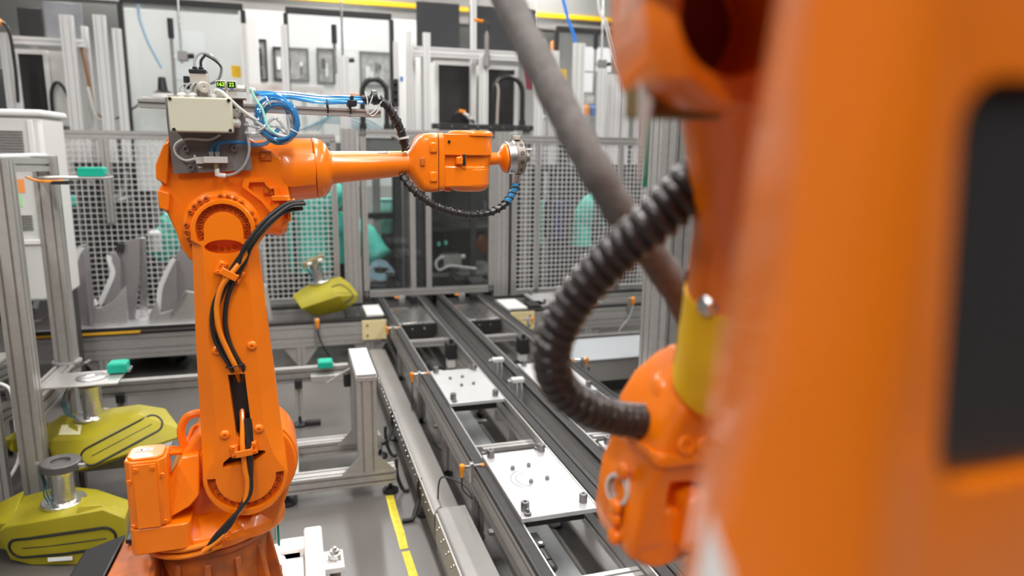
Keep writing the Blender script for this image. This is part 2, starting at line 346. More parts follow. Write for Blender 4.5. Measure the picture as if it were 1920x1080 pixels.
obj('sensor_cable', MB().tube(smooth_path([(0.62, 3.92, BZ-0.04), (0.618, 3.9, BZ-0.14), (0.612, 3.87, BZ-0.2), (0.64, 3.7, 0.11), (0.70, 3.55, 0.06), (0.74, 3.5, 0.04)]), 0.0035, 6), BLACKP, c1)
prox_sensor(c2, (1.69, 3.95, BZ+0.005), -1); prox_sensor(c2, (1.70, 5.05, BZ+0.005), -1)
# two-port sensors on posts between the conveyors
for y in (3.62, 4.02):
    b = obj('sensor_post', MB().slot((1.168, y, 0.0), (1.168, y, BZ+0.01), 0.03, 0.03, (0, 1, 0), nw=1, nh=1, g=0.006, d=0.006), ALU, c2)
    obj('post_cap', MB().box(1.13, 1.20, y-0.022, y+0.022, BZ+0.01, BZ+0.035), GREYPL, b, 0.004)
    for dx in (-0.012, 0.016):
        obj('sensor_hose', MB().tube(smooth_path([(1.165+dx, y-0.02, BZ+0.012), (1.165+dx, y-0.035, BZ-0.03), (1.16+dx, y-0.03, BZ-0.1), (1.15+dx, y-0.025, BZ-0.18)]), 0.004, 6), CLEARH, b)
    obj('hose_loop', MB().tube(smooth_path([(1.14, y, BZ+0.02), (1.115, y, BZ+0.03), (1.11, y-0.01, BZ-0.01), (1.14, y-0.02, BZ-0.06)]), 0.003, 6), CLEARH, b)
    obj('steel_clip', MB().cyl((1.105, y-0.005, BZ+0.018), (1.135, y-0.005, BZ+0.022), 0.009, 8), STEEL, b)
# ---- pallets
PAL = 0.018
bush = mesh_of('locating_bush', MB().lathe((0, 0, 0), (0, 0, 1), [(0, 0.0155), (0.032, 0.0155), (0.034, 0.014), (0.034, 0.006), (0.02, 0.0055), (0.02, 0.0001)], 18, False), mat('dark_steel_bush', (0.23, 0.22, 0.22), 0.42, metal=0.8))
capscrew = mesh_of('cap_screw', MB().lathe((0, 0, 0), (0, 0, 1), [(0, 0.0085), (0.011, 0.0085), (0.012, 0.0075), (0.012, 0.004), (0.006, 0.0035), (0.006, 0.0001)], 14, False), MATS['dark_steel_bush'])
pin = mesh_of('stop_pin', MB().lathe((0, 0, 0), (0, 0, 1), [(0, 0.013), (0.004, 0.014), (0.01, 0.012), (0.012, 0.007), (0.024, 0.006), (0.025, 0.0001)], 14, False), MATS['dark_steel_bush'])
SCRATCH = mat('scribed_line', (0.12, 0.12, 0.12), 0.6)
def pallet(x0, x1, y0, label, pins=True, scribe=True):
    y1 = y0+0.548; t = thing('pallet_plate', label, 'pallet', ((x0+x1)/2, (y0+y1)/2, BZ+0.0005), 'pallet plates on the conveyors')
    z0, z1 = BZ+0.0005, BZ+0.0005+PAL
    obj('plate', MB().box(x0, x1, y0, y1, z0, z1), PLATE, t, 0.0015)
    obj('lower_block', MB().box(x0+0.035, x1-0.028, y0+0.05, y1-0.06, z0-0.05, z0), BLACKM, t, 0.003)
    for bx in (x0+0.03, x1-0.035):
        for by in (y0+0.055, y1-0.03): inst('locating_bush', bush, (bx, by, z1), t)
    xm = (x0+x1)/2
    for dx, dy in ((-0.06, 0.075), (0.012, 0.085), (-0.025, -0.055), (0.045, -0.045)): inst('cap_screw', capscrew, (xm+dx, (y0+y1)/2+0.035+dy, z1), t)
    if pins: inst('stop_pin', pin, (x0+0.028, y0+0.018, z1), t); inst('stop_pin', pin, (x1-0.045, y1-0.005, z1), t)
    if scribe:
        for r in (0.075, 0.055):
            mb = MB(); pts = [(xm-0.02+r*math.cos(a), (y0+y1)/2+0.01+r*1.1*math.sin(a), z1+0.0003) for a in [math.radians(d) for d in range(105, 235 if r > .06 else 260, 6)]]
            mb.tube(pts, 0.0011, 4); obj('scribed_arc', mb, SCRATCH, t)
    return t
pallet(0.722, 1.012, 2.172, 'bright metal pallet plate nearest the camera on the left conveyor')
pallet(0.722, 1.012, 3.36, 'bright metal pallet plate in the middle of the left conveyor', scribe=False)
pallet(1.256, 1.54, 2.172, 'bright metal pallet plate beside the orange wrist on the right conveyor', scribe=False)
pallet(1.256, 1.54, 3.36, 'bright metal pallet plate behind the ribbed hose on the right conveyor', scribe=False)
# ---- cross conveyors along the fence
def cross_conveyor(label, x0, x1, legs, plate_side):
    t = thing('cross_conveyor', label, 'conveyor', ((x0+x1)/2, 5.67, 0), 'cross conveyors along the fence')
    for y in (5.395, 5.955):
        r = obj('side_rail', MB().slot((x0, y, BZ-0.085), (x1, y, BZ-0.085), 0.05, 0.14, nw=1, nh=2, g=0.012), ALU, t)
        obj('belt', MB().box(x0, x1, y-0.012, y+0.022, BZ-0.0145, BZ), BELT, r, 0.002)
        obj('belt_guide', MB().box(x0, x1, y-0.028, y-0.012, BZ-0.0145, BZ+0.005), BELT_D, r)
        obj('lower_rail', MB().box(x0, x1, y-0.022, y+0.022, BZ-0.19, BZ-0.156), ALU, r, 0.002)
    for lx in legs:
        for y in (5.395, 5.955):
            lg = obj('leg', MB().slot((lx, y, 0.03), (lx, y, BZ-0.19), 0.06, 0.045, (0, 1, 0), nw=1, nh=1), ALU, t)
            obj('levelling_foot', MB().lathe((lx, y, 0), (0, 0, 1), [(0, 0.03), (0.01, 0.032), (0.016, 0.01), (0.032, 0.008)], 12), BLACKP, lg)
            for s in (-1, 1): obj('gusset', MB().prism([(lx+s*0.03, BZ-0.19), (lx+s*0.03, BZ-0.33), (lx+s*0.13, BZ-0.19)], y-0.004, y+0.004, 'y'), ALU, lg)
    return t
cl = cross_conveyor('left cross conveyor carrying the tilted yellow part', -1.75, 0.62, [-1.3, 0.02, 0.53], 1)
cr = cross_conveyor('right cross conveyor by the fence, seen behind the ribbed hose', 1.68, 4.3, [2.35, 3.4], -1)
# cream connector plates
for t, x0, x1 in ((cl, 0.47, 0.655), (cr, 1.655, 1.86)):
    p = obj('connector_plate', MB().box(x0, x1, 5.352, 5.366, BZ-0.16, BZ-0.008), BRASS, t, 0.002)
    for dz in (-0.045, -0.125): inst('screw', SCREW_D, ((x0+0.04 if t is cl else x1-0.04), 5.352, BZ+dz), p, Vector((0, -1, 0)))
obj('black_stop_plate', MB().box(0.36, 0.50, 5.50, 5.88, BZ-0.02, BZ-0.008), BLACKM, cl, 0.002)
for dx in (0.385, 0.46):
    for y in (5.56, 5.80): inst('screw', SCREW, (dx, y, BZ-0.008), cl)
obj('white_slide', MB().box(0.52, 0.655, 5.50, 5.85, BZ-0.012, BZ+0.006), WHITEP, cl, 0.002)
obj('white_slide', MB().box(1.66, 1.83, 5.45, 5.80, BZ-0.012, BZ+0.006), WHITEP, cr, 0.002)
obj('black_guide', MB().box(1.85, 2.0, 5.45, 5.62, BZ-0.01, BZ+0.02), BLACKM, cr, 0.004)
# sensor on the left cross conveyor front
b = obj('sensor_holder', MB().box(0.12, 0.16, 5.35, 5.366, BZ-0.16, BZ+0.03), ALU_D, cl, 0.002)
obj('sensor_plug', MB().lathe((0.142, 5.335, BZ+0.03), (0, 0, -1), [(0, 0.010), (0.006, 0.016), (0.05, 0.014), (0.075, 0.007)], 10), ORPL, b)
obj('sensor_cable', MB().tube(smooth_path([(0.142, 5.335, BZ-0.04), (0.16, 5.31, BZ-0.13), (0.22, 5.3, BZ-0.26), (0.235, 5.32, 0.05)]), 0.006, 6), BLACKP, b)
b = obj('sensor_holder', MB().box(2.70, 2.74, 5.35, 5.366, BZ-0.06, BZ+0.06), ALU_D, cr, 0.002)
obj('sensor_plug', MB().lathe((2.735, 5.335, BZ+0.07), (0.1, 0, -1), [(0, 0.010), (0.006, 0.018), (0.04, 0.018), (0.07, 0.008)], 10), ORPL, b)
obj('sensor_cable', MB().tube(smooth_path([(2.74, 5.335, BZ), (2.70, 5.32, BZ-0.1), (2.6, 5.3, BZ-0.22), (2.68, 5.28, BZ-0.32), (2.72, 5.3, 0.02)]), 0.006, 6), CLEARH, b)
pallet2 = thing('pallet_plate', 'small metal pallet plate on the right cross conveyor', 'pallet', (2.2, 5.7, BZ), 'pallet plates on the conveyors')
obj('plate', MB().box(1.95, 2.5, 5.44, 5.92, BZ+0.0005, BZ+0.02), PLATE, pallet2, 0.0015)
for bx in (2.0, 2.45):
    for by in (5.5, 5.87): inst('locating_bush', bush, (bx, by, BZ+0.02), pallet2)
# ================================================================ the orange robot in focus
RB = thing('industrial_robot', 'sharp orange six-axis robot arm with beige box and blue hose coil', 'robot', (-0.27, 2.10, 0.0))
# --- white plinth frame
pl = obj('plinth', MB().box(-0.52, -0.075, 1.86, 2.40, 0.02, 0.245), WHITEP, RB, 0.012)
obj('plinth_arm', MB().box(-0.10, 0.0, 2.50, 2.585, 0.09, 0.20), WHITEP, pl, 0.008)
obj('plinth_arm', MB().box(-0.30, -0.02, 2.50, 2.575, 0.085, 0.19), WHITEP, pl, 0.008)
obj('plinth_arm', MB().box(-0.012, 0.055, 2.0, 2.622, 0.10, 0.215), WHITEP, pl, 0.010)
obj('plinth_arm', MB().box(-0.30, -0.22, 2.38, 2.52, 0.09, 0.20), WHITEP, pl, 0.008)
obj('plinth_arm', MB().box(-0.10, 0.0, 2.08, 2.16, 0.09, 0.20), WHITEP, pl, 0.008)
obj('plinth_web', MB().box(-0.22, -0.013, 2.161, 2.499, 0.02, 0.165), WHITEP, pl, 0.004)
tab = obj('plinth_tab', MB().box(0.05, 0.125, 2.385, 2.505, 0.145, 0.168), WHITEP, pl, 0.003)
obj('anchor_bolt', MB().lathe((0.093, 2.445, 0.168), (0, 0, 1), [(0, 0.030), (0.006, 0.030), (0.006, 0.024), (0.022, 0.024), (0.024, 0.021), (0.024, 0.016), (0.036, 0.015), (0.036, 0.009), (0.048, 0.008), (0.049, 0.0001)], 12, False), STEEL, tab)
obj('levelling_foot', MB().lathe((0.093, 2.445, 0.0), (0, 0, 1), [(0, 0.045), (0.06, 0.045), (0.065, 0.02), (0.145, 0.02)], 20), ALU_D, tab)
# --- base
BX, BY = -0.27, 2.12
base = MB()
base.prism([(-0.50, 1.90), (-0.40, 1.86), (-0.14, 1.86), (-0.085, 1.92), (-0.085, 2.29), (-0.12, 2.34), (-0.42, 2.34), (-0.50, 2.28)], 0.245, 0.27, 'z')
base.lathe((BX, BY, 0.27), (0, 0, 1), [(0, 0.165), (0.05, 0.155), (0.18, 0.15), (0.27, 0.16), (0.29, 0.16)], 32)
for a in range(0, 360, 30):
    ca, sa = math.cos(math.radians(a)), math.sin(math.radians(a))
    d = Vector((ca, sa, 0)); n = Vector((-sa, ca, 0))*0.009
    p = [Vector((BX, BY, 0))+d*0.13+Vector((0, 0, 0.27)), Vector((BX, BY, 0))+d*0.205+Vector((0, 0, 0.27)), Vector((BX, BY, 0))+d*0.16+Vector((0, 0, 0.50)), Vector((BX, BY, 0))+d*0.13+Vector((0, 0, 0.50))]
    base.add([q-n for q in p]+[q+n for q in p], [(0,1,2,3),(7,6,5,4),(0,4,5,1),(1,5,6,2),(2,6,7,3),(3,7,4,0)])
bo = obj('base', base, ORANGE_D, RB, 0.005)
# right corner bracket of the base with its bolt
obj('corner_bracket', MB().prism([(-0.19, 0.27), (-0.095, 0.27), (-0.155, 0.43), (-0.19, 0.45)], 2.285, 2.305, 'y').prism([(-0.20, 2.10), (-0.115, 2.19), (-0.115, 2.215), (-0.20, 2.23)], 0.27, 0.36, 'z'), ORANGE, bo, 0.004)
bolt_big = mesh_of('base_bolt', MB().lathe((0, 0, 0), (0, 0, 1), [(0, 0.026), (0.004, 0.026), (0.004, 0.013), (0.022, 0.013), (0.024, 0.012), (0.024, 0.007), (0.012, 0.006), (0.012, 0.0001)], 16, False), STEEL)
for p in ((-0.118, 2.245, 0.27), (-0.118, 1.93, 0.27), (-0.45, 2.28, 0.27), (-0.45, 1.93, 0.27)): inst('base_bolt', bolt_big, p, bo)
# rear connector box with black lid
rear = obj('rear_box', MB().add([(-0.40, 1.86, .27), (-0.60, 1.86, .27), (-0.60, 2.2, .27), (-0.40, 2.2, .27), (-0.40, 1.87, .51), (-0.535, 1.87, .49), (-0.515, 2.19, .50), (-0.40, 2.19, .51)], [(3,2,1,0),(4,5,6,7),(0,1,5,4),(1,2,6,5),(2,3,7,6),(3,0,4,7)]), ORANGE_D, RB, 0.006)
lid = obj('black_lid', MB().add([(-0.601, 1.85, .27), (-0.70, 1.85, .27), (-0.70, 2.22, .27), (-0.601, 2.22, .27), (-0.537, 1.86, .495), (-0.66, 1.86, .455), (-0.63, 2.2, .47), (-0.517, 2.2, .505)], [(3,2,1,0),(4,5,6,7),(0,1,5,4),(1,2,6,5),(2,3,7,6),(3,0,4,7)]), BLACKP, RB, 0.008)
obj('yellow_mark', MB().box(-0.589, -0.569, 2.075, 2.092, .4785, .4805), YELL, lid)
obj('warning_label', MB().box(-0.66, -0.63, 1.94, 1.985, .456, .4585), PAPER, lid)
obj('black_clip', MB().box(-0.505, -0.45, 2.125, 2.165, .508, .522), BLACKP, rear, 0.003)
# --- turntable
tt = MB().lathe((BX, BY, 0.545), (0, 0, 1), [(0, 0.15), (0.004, 0.176), (0.026, 0.182), (0.045, 0.176), (0.066, 0.150), (0.085, 0.12), (0.09, 0.0001)], 40)
tt.lathe((BX+0.08, BY-0.02, 0.555), (0, 0, 1), [(0, 0.13), (0.03, 0.13), (0.055, 0.11), (0.06, 0.0001)], 30)
turn = obj('turntable', tt, ORANGE, RB, 0.003, ang=45)
for p in ((-0.205, 1.945, 0.600), (-0.212, 1.942, 0.585)): inst('screw', SCREW_O, p, turn, Vector((0.3, -1, 0.3)))
obj('lower_skirt', MB().lathe((BX, BY, 0.525), (0, 0, 1), [(0, 0.14), (0.0, 0.165), (0.018, 0.17), (0.02, 0.14)], 32), ORANGE_D, turn, 0.002)
# --- axis-2 frame (yoke)
AX2, AZ2 = -0.150, 0.768
yk = MB().prism([(-0.375, 0.585), (-0.362, 0.665), (-0.366, 0.735), (-0.318, 0.815), (-0.275, 0.87), (-0.23, 0.885), (-0.1, 0.885), (-0.03, 0.78), (-0.045, 0.67), (-0.085, 0.565)], 2.01, 2.20)
fr = obj('axis_frame', yk, ORANGE, RB, 0.010, seg=3)
obj('frame_cheek', MB().add([(-0.366, 1.955, .665), (-0.366, 1.965, .735), (-0.318, 1.99, .815), (-0.272, 1.99, .82), (-0.275, 1.955, .715), (-0.30, 1.945, .69), (-0.362, 1.95, .655),
    (-0.366, 2.03, .665), (-0.366, 2.03, .735), (-0.318, 2.03, .815), (-0.272, 2.03, .82), (-0.275, 2.03, .715), (-0.30, 2.03, .69), (-0.362, 2.03, .655)],
    [(0,1,2,3,4,5,6), (13,12,11,10,9,8,7)]+[(i, (i+1) % 7, 7+(i+1) % 7, 7+i) for i in range(7)]), ORANGE, fr, 0.005)
dr = MB().lathe((AX2, 1.992, AZ2), (0, 1, 0), [(0, 0.127), (0.004, 0.131), (0.012, 0.131), (0.012, 0.125), (0.022, 0.125), (0.022, 0.134), (0.05, 0.136), (0.2, 0.13)], 48)
drum = obj('axis_drum', dr, ORANGE, fr, 0.002)
obj('drum_seal', MB().lathe((AX2, 2.005, AZ2), (0, 1, 0), [(0, 0.126), (0.007, 0.1265), (0.007, 0.1262)], 48), BLACKM, fr)
tie = smooth_path([(-0.315, 2.06, 0.80), (-0.325, 2.06, 0.86), (-0.31, 2.06, 0.90), (-0.28, 2.06, 0.912), (-0.25, 2.06, 0.905)])
obj('lifting_loop', MB().tube(tie, 0.011, 10), ORANGE, fr)
cyl_grey = MB().cyl((-0.115, 2.16, 0.44), (-0.112, 2.16, 0.60), 0.021, 16)
obj('grey_cylinder', cyl_grey, GREYPL, turn); obj('green_strip', MB().box(-0.089, -0.083, 2.15, 2.17, 0.42, 0.60), GREEN, turn)
# --- axis-1 motor cover on the left
mo = MB()
def ch_rect(x0, x1, y0, y1, c): return [(x0+c, y0), (x1-c, y0), (x1, y0+c), (x1, y1-c), (x1-c, y1), (x0+c, y1), (x0, y1-c), (x0, y0+c)]
mo.prism(ch_rect(-0.447, -0.347, 1.925, 2.025, 0.016), 0.655, 0.842, 'z'); mo.prism(ch_rect(-0.441, -0.353, 1.931, 2.019, 0.016), 0.842, 0.849, 'z')
mc = obj('motor_cover', mo, ORANGE, RB, 0.004)
obj('motor_flange', MB().prism(rrect(-0.448, -0.30, 1.925, 2.07, 0.02), 0.578, 0.653, 'z'), ORANGE, mc, 0.004)
obj('front_plate', MB().box(-0.425, -0.369, 1.921, 1.926, 0.655, 0.835), ORANGE, mc, 0.0015)
obj('rating_label', MB().box(-0.427, -0.384, 1.975, 1.992, 0.849, 0.8505), PAPER, mc)
obj('label_print', MB().box(-0.414, -0.409, 1.977, 1.990, 0.8505, 0.851).box(-0.421, -0.419, 1.978, 1.989, 0.8505, 0.851).box(-0.402, -0.388, 1.986, 1.988, 0.8505, 0.851).box(-0.402, -0.388, 1.980, 1.982, 0.8505, 0.851), BLACKP, mc)
for p in ((-0.417, 1.921, 0.822), (-0.377, 1.921, 0.824), (-0.436, 1.926, 0.664), (-0.358, 1.926, 0.668), (-0.436, 1.926, 0.790), (-0.356, 1.926, 0.800)): inst('screw', SCREW_O, p, mc, Vector((0, -1, 0)))
for k, dy in enumerate((0, 0.02, 0.04)):
    obj('motor_cable', MB().tube(smooth_path([(-0.35, 1.99+dy, 0.83), (-0.32, 2.03+dy, 0.812), (-0.30, 2.07+dy, 0.79+0.03*k), (-0.27, 2.1, 0.82+0.02*k)]), 0.006, 8), ORANGE, mc)
obj('motor_cable', MB().tube(smooth_path([(-0.345, 2.03, 0.70), (-0.318, 2.04, 0.74), (-0.31, 2.05, 0.80)]), 0.007, 8), RUBBER, mc)
# --- lower arm: tapered, chamfered casting with machined recesses
TC = (-0.1685, 1.440); RT = 0.0765; BC = (-0.152, 0.766); RBm = 0.1085
FY, BKY = 1.93, 2.0
secs = []
for k in range(9):                                                  # round top
    a = math.radians(86-86*k/8); secs.append((TC[1]+RT*math.sin(a), TC[0], RT*math.cos(a), 0.003))
for z, l, r, c in ((1.415, -0.2465, -0.0905, 0.003), (1.400, -0.247, -0.0895, 0.026), (1.30, -0.2500, -0.083, 0.030), (1.15, -0.2555, -0.0735, 0.034), (1.04, -0.258, -0.0655, 0.038), (0.90, -0.2605, -0.0565, 0.042), (0.82, -0.2605, -0.048, 0.030)):
    secs.append((z, (l+r)/2, (r-l)/2, c))
for k in range(11):
    a = math.radians(-88*k/10); secs.append((BC[1]+RBm*1.06*math.sin(a), BC[0], RBm*math.cos(a), 0.003))
rings = []
for z, x, w, c in secs:
    c = min(c, w*0.45)
    rings.append([(x-w, BKY, z), (x-w, FY+c*0.8, z), (x-w+c, FY, z), (x+w-c, FY, z), (x+w, FY+c*0.8, z), (x+w, BKY, z)])
la = obj('lower_arm', MB().loft(rings), ORANGE, RB)
gU = [p for p in arc(TC[0], TC[1], 0.066, 192, -12, 22)] + [(TC[0]+0.062, TC[1]-0.030), (TC[0]+0.047, TC[1]-0.026)] + [p for p in arc(TC[0], TC[1]-0.002, 0.0465, 0, 180, 18)] + [(TC[0]-0.047, TC[1]-0.026), (TC[0]-0.062, TC[1]-0.030)]
def lens(cx, cz, w, h, n=10, tilt=0):
    pts = []
    for k in range(n): a = math.pi*k/n; pts.append((cx+w*math.cos(a), cz+h*math.sin(a)**1.0))
    for k in range(n): a = math.pi+math.pi*k/n; pts.append((cx+w*math.cos(a), cz+h*math.sin(a)))
    return [(cx+(x-cx)*math.cos(tilt)-(z-cz)*math.sin(tilt), cz+(x-cx)*math.sin(tilt)+(z-cz)*math.cos(tilt)) for x, z in pts]
gB = [p for p in arc(BC[0], BC[1], 0.098, 178, 362, 26)] + [p for p in arc(BC[0], BC[1]+0.0, 0.077, 362, 178, 22)]
cut(la, [MB().prism(gU, FY-0.02, FY+0.022), MB().prism(lens(-0.169, 1.396, 0.047, 0.019), FY-0.02, FY+0.045),
         MB().prism([(-0.181, 1.057), (-0.139, 1.057), (-0.130, 0.90), (-0.146, 0.866), (-0.170, 0.885)], FY-0.02, FY+0.05),
         MB().prism([(-0.209, 0.797), (-0.207, 0.812), (-0.190, 0.826), (-0.125, 0.838), (-0.100, 0.835), (-0.098, 0.828), (-0.120, 0.812), (-0.150, 0.803)], FY-0.02, FY+0.05),
         MB().prism(gB, FY-0.02, FY+0.02)])
add_bevel(la, 0.0028, 2, 35)
obj('slot_shade', MB().prism([(-0.1805, 1.0565), (-0.1395, 1.0565), (-0.1305, 0.90), (-0.146, 0.867), (-0.1695, 0.8855)], FY+0.030, FY+0.033), RUBBER, la)  # black sheet put in for the shade deep in the slot
obj('hole_shade', MB().prism([(-0.208, 0.798), (-0.206, 0.812), (-0.189, 0.825), (-0.125, 0.837), (-0.101, 0.834), (-0.099, 0.828), (-0.120, 0.812), (-0.150, 0.804)], FY+0.030, FY+0.033), RUBBER, la)  # black sheet put in for the shade inside the lower hole
bolt = mesh_of('arm_bolt', MB().lathe((0, 0, 0), (0, 0, 1), [(0, 0.0078), (0.0008, 0.0078), (0.0008, 0.0060), (0.006, 0.0060), (0.007, 0.0052), (0.007, 0.0032), (0.002, 0.0030), (0.002, 0.0001)], 12, False), mat('orange_bolt', (0.60, 0.15, 0.014), 0.38, metal=0.35))
for k in range(15):
    a = math.radians(203-226*k/14); inst('arm_bolt', bolt, (TC[0]+0.0565*math.cos(a), FY+0.022, TC[1]+0.0565*math.sin(a)), la, Vector((0, -1, 0)))
for k in range(4): inst('arm_bolt', bolt, (TC[0]-0.025+0.0155*k, FY+0.045, 1.385+(0.001 if k in (1, 2) else 0.005)), la, Vector((0, -1, 0)))
for k in range(13):
    a = math.radians(186+168*k/12); inst('arm_bolt', bolt, (BC[0]+0.0875*math.cos(a), FY+0.02, BC[1]+0.0875*math.sin(a)), la, Vector((0, -1, 0)))
boss = mesh_of('arm_boss', MB().lathe((0, 0, 0), (0, 0, 1), [(0, 0.0135), (0.003, 0.0125), (0.006, 0.0085), (0.0065, 0.004), (0.002, 0.0035), (0.002, 0.0001)], 16, False), ORANGE)
for x, z in ((-0.203, 1.125), (-0.117, 1.132), (-0.198, 0.891), (-0.112, 0.899)): inst('arm_boss', boss, (x, FY, z), la, Vector((0, -1, 0)))
# --- upper arm housing
HZ = 1.586; HY = 2.085; TAN = 0.06
AXD = Vector((1, 0, TAN)).normalized()
def ax(x): return Vector((x, HY, HZ+TAN*x))
up = MB().prism([(-0.283, 1.684), (-0.300, 1.650), (-0.322, 1.600), (-0.3235, 1.565), (-0.312, 1.552), (-0.322, 1.538), (-0.322, 1.492), (-0.308, 1.480), (-0.290, 1.43), (-0.279, 1.385), (-0.262, 1.355), (-0.21, 1.345), (-0.10, 1.36), (-0.078, 1.44), (-0.055, 1.475), (-0.024, 1.474), (0.0, 1.50), (-0.02, 1.62), (-0.09, 1.662), (-0.112, 1.675), (-0.115, 1.702), (-0.27, 1.700)], 2.0, 2.17)
ua = obj('upper_arm_housing', up, ORANGE, RB, 0.007, seg=3)
ring = MB().lathe((-0.176, 1.968, 1.438), (0, 1, 0), [(0, 0.074), (0.0, 0.088), (0.003, 0.0905), (0.02, 0.091), (0.024, 0.096), (0.034, 0.1)], 56)
rg = obj('joint_ring', ring, ORANGE, ua, 0.0015)
for k in range(30):
    if k % 5 == 3: continue
    a = math.radians(12*k+4); inst('arm_bolt', bolt, (-0.176+0.0835*math.cos(a), 1.968, 1.438+0.0835*math.sin(a)), rg, Vector((0, -1, 0)))
# barrel of the forearm gearbox and its pockets
bar = MB().lathe(ax(-0.125), AXD, [(0, 0.07), (0.01, 0.0815), (0.05, 0.083), (0.128, 0.085), (0.19, 0.083)], 40)
bb = obj('forearm_barrel', bar, ORANGE, ua, 0.003)
obj('barrel_rib', MB().loft([[ax(x)+Vector((0, -r*math.cos(a), r*math.sin(a))) for a in (-0.5, -0.25, 0.0, 0.25, 0.5)]+[ax(x)+Vector((0, -(r-0.02)*math.cos(a), (r-0.02)*math.sin(a))) for a in (0.5, 0, -0.5)] for x, r in ((-0.03, 0.083), (-0.015, 0.092), (0.02, 0.0925), (0.066, 0.089))]), ORANGE, ua, 0.003)
for (x0, x1, z0, z1) in ((-0.075, -0.045, 1.612, 1.638), (-0.07, -0.042, 1.522, 1.545)):
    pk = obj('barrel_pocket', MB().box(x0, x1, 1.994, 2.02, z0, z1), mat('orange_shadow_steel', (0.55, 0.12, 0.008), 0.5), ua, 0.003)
    inst('screw', SCREW_O, (x0+0.009, 1.994, (z0+z1)/2), pk, Vector((0, -1, 0)))
# triangular web with a raised border
def border(pts, w, y0, y1):
    mb = MB(); n = len(pts)
    c = (sum(p[0] for p in pts)/n, sum(p[1] for p in pts)/n)
    inn = [(c[0]+(p[0]-c[0])*w, c[1]+(p[1]-c[1])*w) for p in pts]
    vs = [(x, y0, z) for x, z in pts]+[(x, y0, z) for x, z in inn]+[(x, y1, z) for x, z in pts]+[(x, y1, z) for x, z in inn]
    fs = []
    for i in range(n):
        j = (i+1) % n; fs += [(i, j, n+j, n+i), (2*n+j, 2*n+i, 3*n+i, 3*n+j), (i, 2*n+i, 2*n+j, j), (n+j, 3*n+j, 3*n+i, n+i)]
    return mb.add(vs, fs)
obj('web_border', border([(-0.117, 1.566), (-0.066, 1.567), (-0.062, 1.556), (-0.046, 1.54), (-0.034, 1.545), (-0.031, 1.488), (-0.055, 1.478), (-0.075, 1.505), (-0.122, 1.545)], 0.72, 1.984, 2.005), ORANGE, ua, 0.003)
obj('cable_bracket', MB().box(-0.012, -0.004, 1.965, 2.05, 1.455, 1.515).box(-0.05, -0.004, 1.975, 2.05, 1.508, 1.522), ORANGE, ua, 0.002)
obj('lower_gearbox', MB().lathe((-0.055, 2.06, 1.455), (0.9, 0, -0.15), [(-0.04, 0.04), (0, 0.045), (0.03, 0.045), (0.045, 0.03), (0.046, 0.0001)], 20, False), ORANGE, ua, 0.002)
obj('rear_lug', MB().prism([(-0.300, 1.650), (-0.322, 1.600), (-0.3235, 1.565), (-0.30, 1.55), (-0.292, 1.60), (-0.285, 1.66)], 1.985, 2.0).prism([(-0.322, 1.538), (-0.322, 1.492), (-0.30, 1.484), (-0.295, 1.53)], 1.985, 2.0), ORANGE, ua, 0.003)
# --- forearm
fa = MB().lathe(ax(0.066), AXD, [(0, 0.0835), (0.004, 0.084), (0.022, 0.078), (0.035, 0.066), (0.040, 0.052), (0.046, 0.046), (0.06, 0.0445), (0.262, 0.0345), (0.27, 0.036)], 40)
fo = obj('forearm', fa, ORANGE, RB, 0.002)
obj('warning_stripe', MB().loft([[ax(x)+Vector((0, r*math.sin(a), r*math.cos(a))) for a in (-0.5, -0.2, 0.1, 0.4)]+[ax(x)+Vector((0, (r-0.003)*math.sin(a), (r-0.003)*math.cos(a))) for a in (0.4, -0.5)] for x, r in ((0.272, 0.0381), (0.322, 0.0360))]), YELL, fo)
obj('warning_stripe', MB().loft([[ax(x)+Vector((0, r*math.sin(a), r*math.cos(a))) for a in (-0.55, -0.2, 0.1, 0.4)]+[ax(x)+Vector((0, (r-0.003)*math.sin(a), (r-0.003)*math.cos(a))) for a in (0.4, -0.55)] for x, r in ((0.238, 0.0396), (0.268, 0.0385))]), BLACKP, fo)
# --- wrist
def rring(x, hw, zlo, zhi, c, n=4):
    """rounded rectangle ring in the plane across the forearm axis"""
    o = ax(x); return [Vector((o.x, o.y+u, o.z+v)) for u, v in rrect(-hw, hw, zlo, zhi, c, n)]
wr = MB().loft([rring(0.326, 0.035, -0.035, 0.035, 0.0345), rring(0.338, 0.044, -0.05, 0.048, 0.04), rring(0.352, 0.060, -0.070, 0.072, 0.035), rring(0.366, 0.066, -0.082, 0.082, 0.025), rring(0.384, 0.068, -0.084, 0.0835, 0.018), rring(0.402, 0.068, -0.084, 0.0835, 0.018), rring(0.404, 0.065, -0.081, 0.081, 0.018)])
w = obj('wrist', wr, ORANGE, RB, 0.003, ang=28)
wcx = 0.512
obj('wrist_gap', MB().loft([rring(0.4035, 0.064, -0.080, 0.0805, 0.018), rring(0.4055, 0.064, -0.080, 0.0805, 0.018)]), BLACKM, w)
bd = MB().loft([rring(0.4055, 0.0665, -0.083, 0.0825, 0.02), rring(0.42, 0.066, -0.083, 0.0825, 0.02), rring(0.425, 0.060, -0.078, 0.08, 0.02)])
obj('wrist_collar', bd, ORANGE, w, 0.002)
uz = ax(wcx).z
def stadium(x0, x1, r, n=10): return [(x0, HY-r), *[(p[0], p[1]) for p in arc(x1, HY, r, -90, 90, n)], (x0, HY+r)]
um = MB().prism(stadium(0.42, wcx, 0.064), uz+0.014, uz+0.074, 'z'); um.lathe((wcx, HY, uz+0.07), (0, 0, 1), [(0, 0.068), (0.008, 0.067), (0.014, 0.060), (0.015, 0.045), (0.011, 0.044), (0.011, 0.0001)], 32, False)
obj('upper_fork', um, ORANGE, w, 0.006, seg=3)
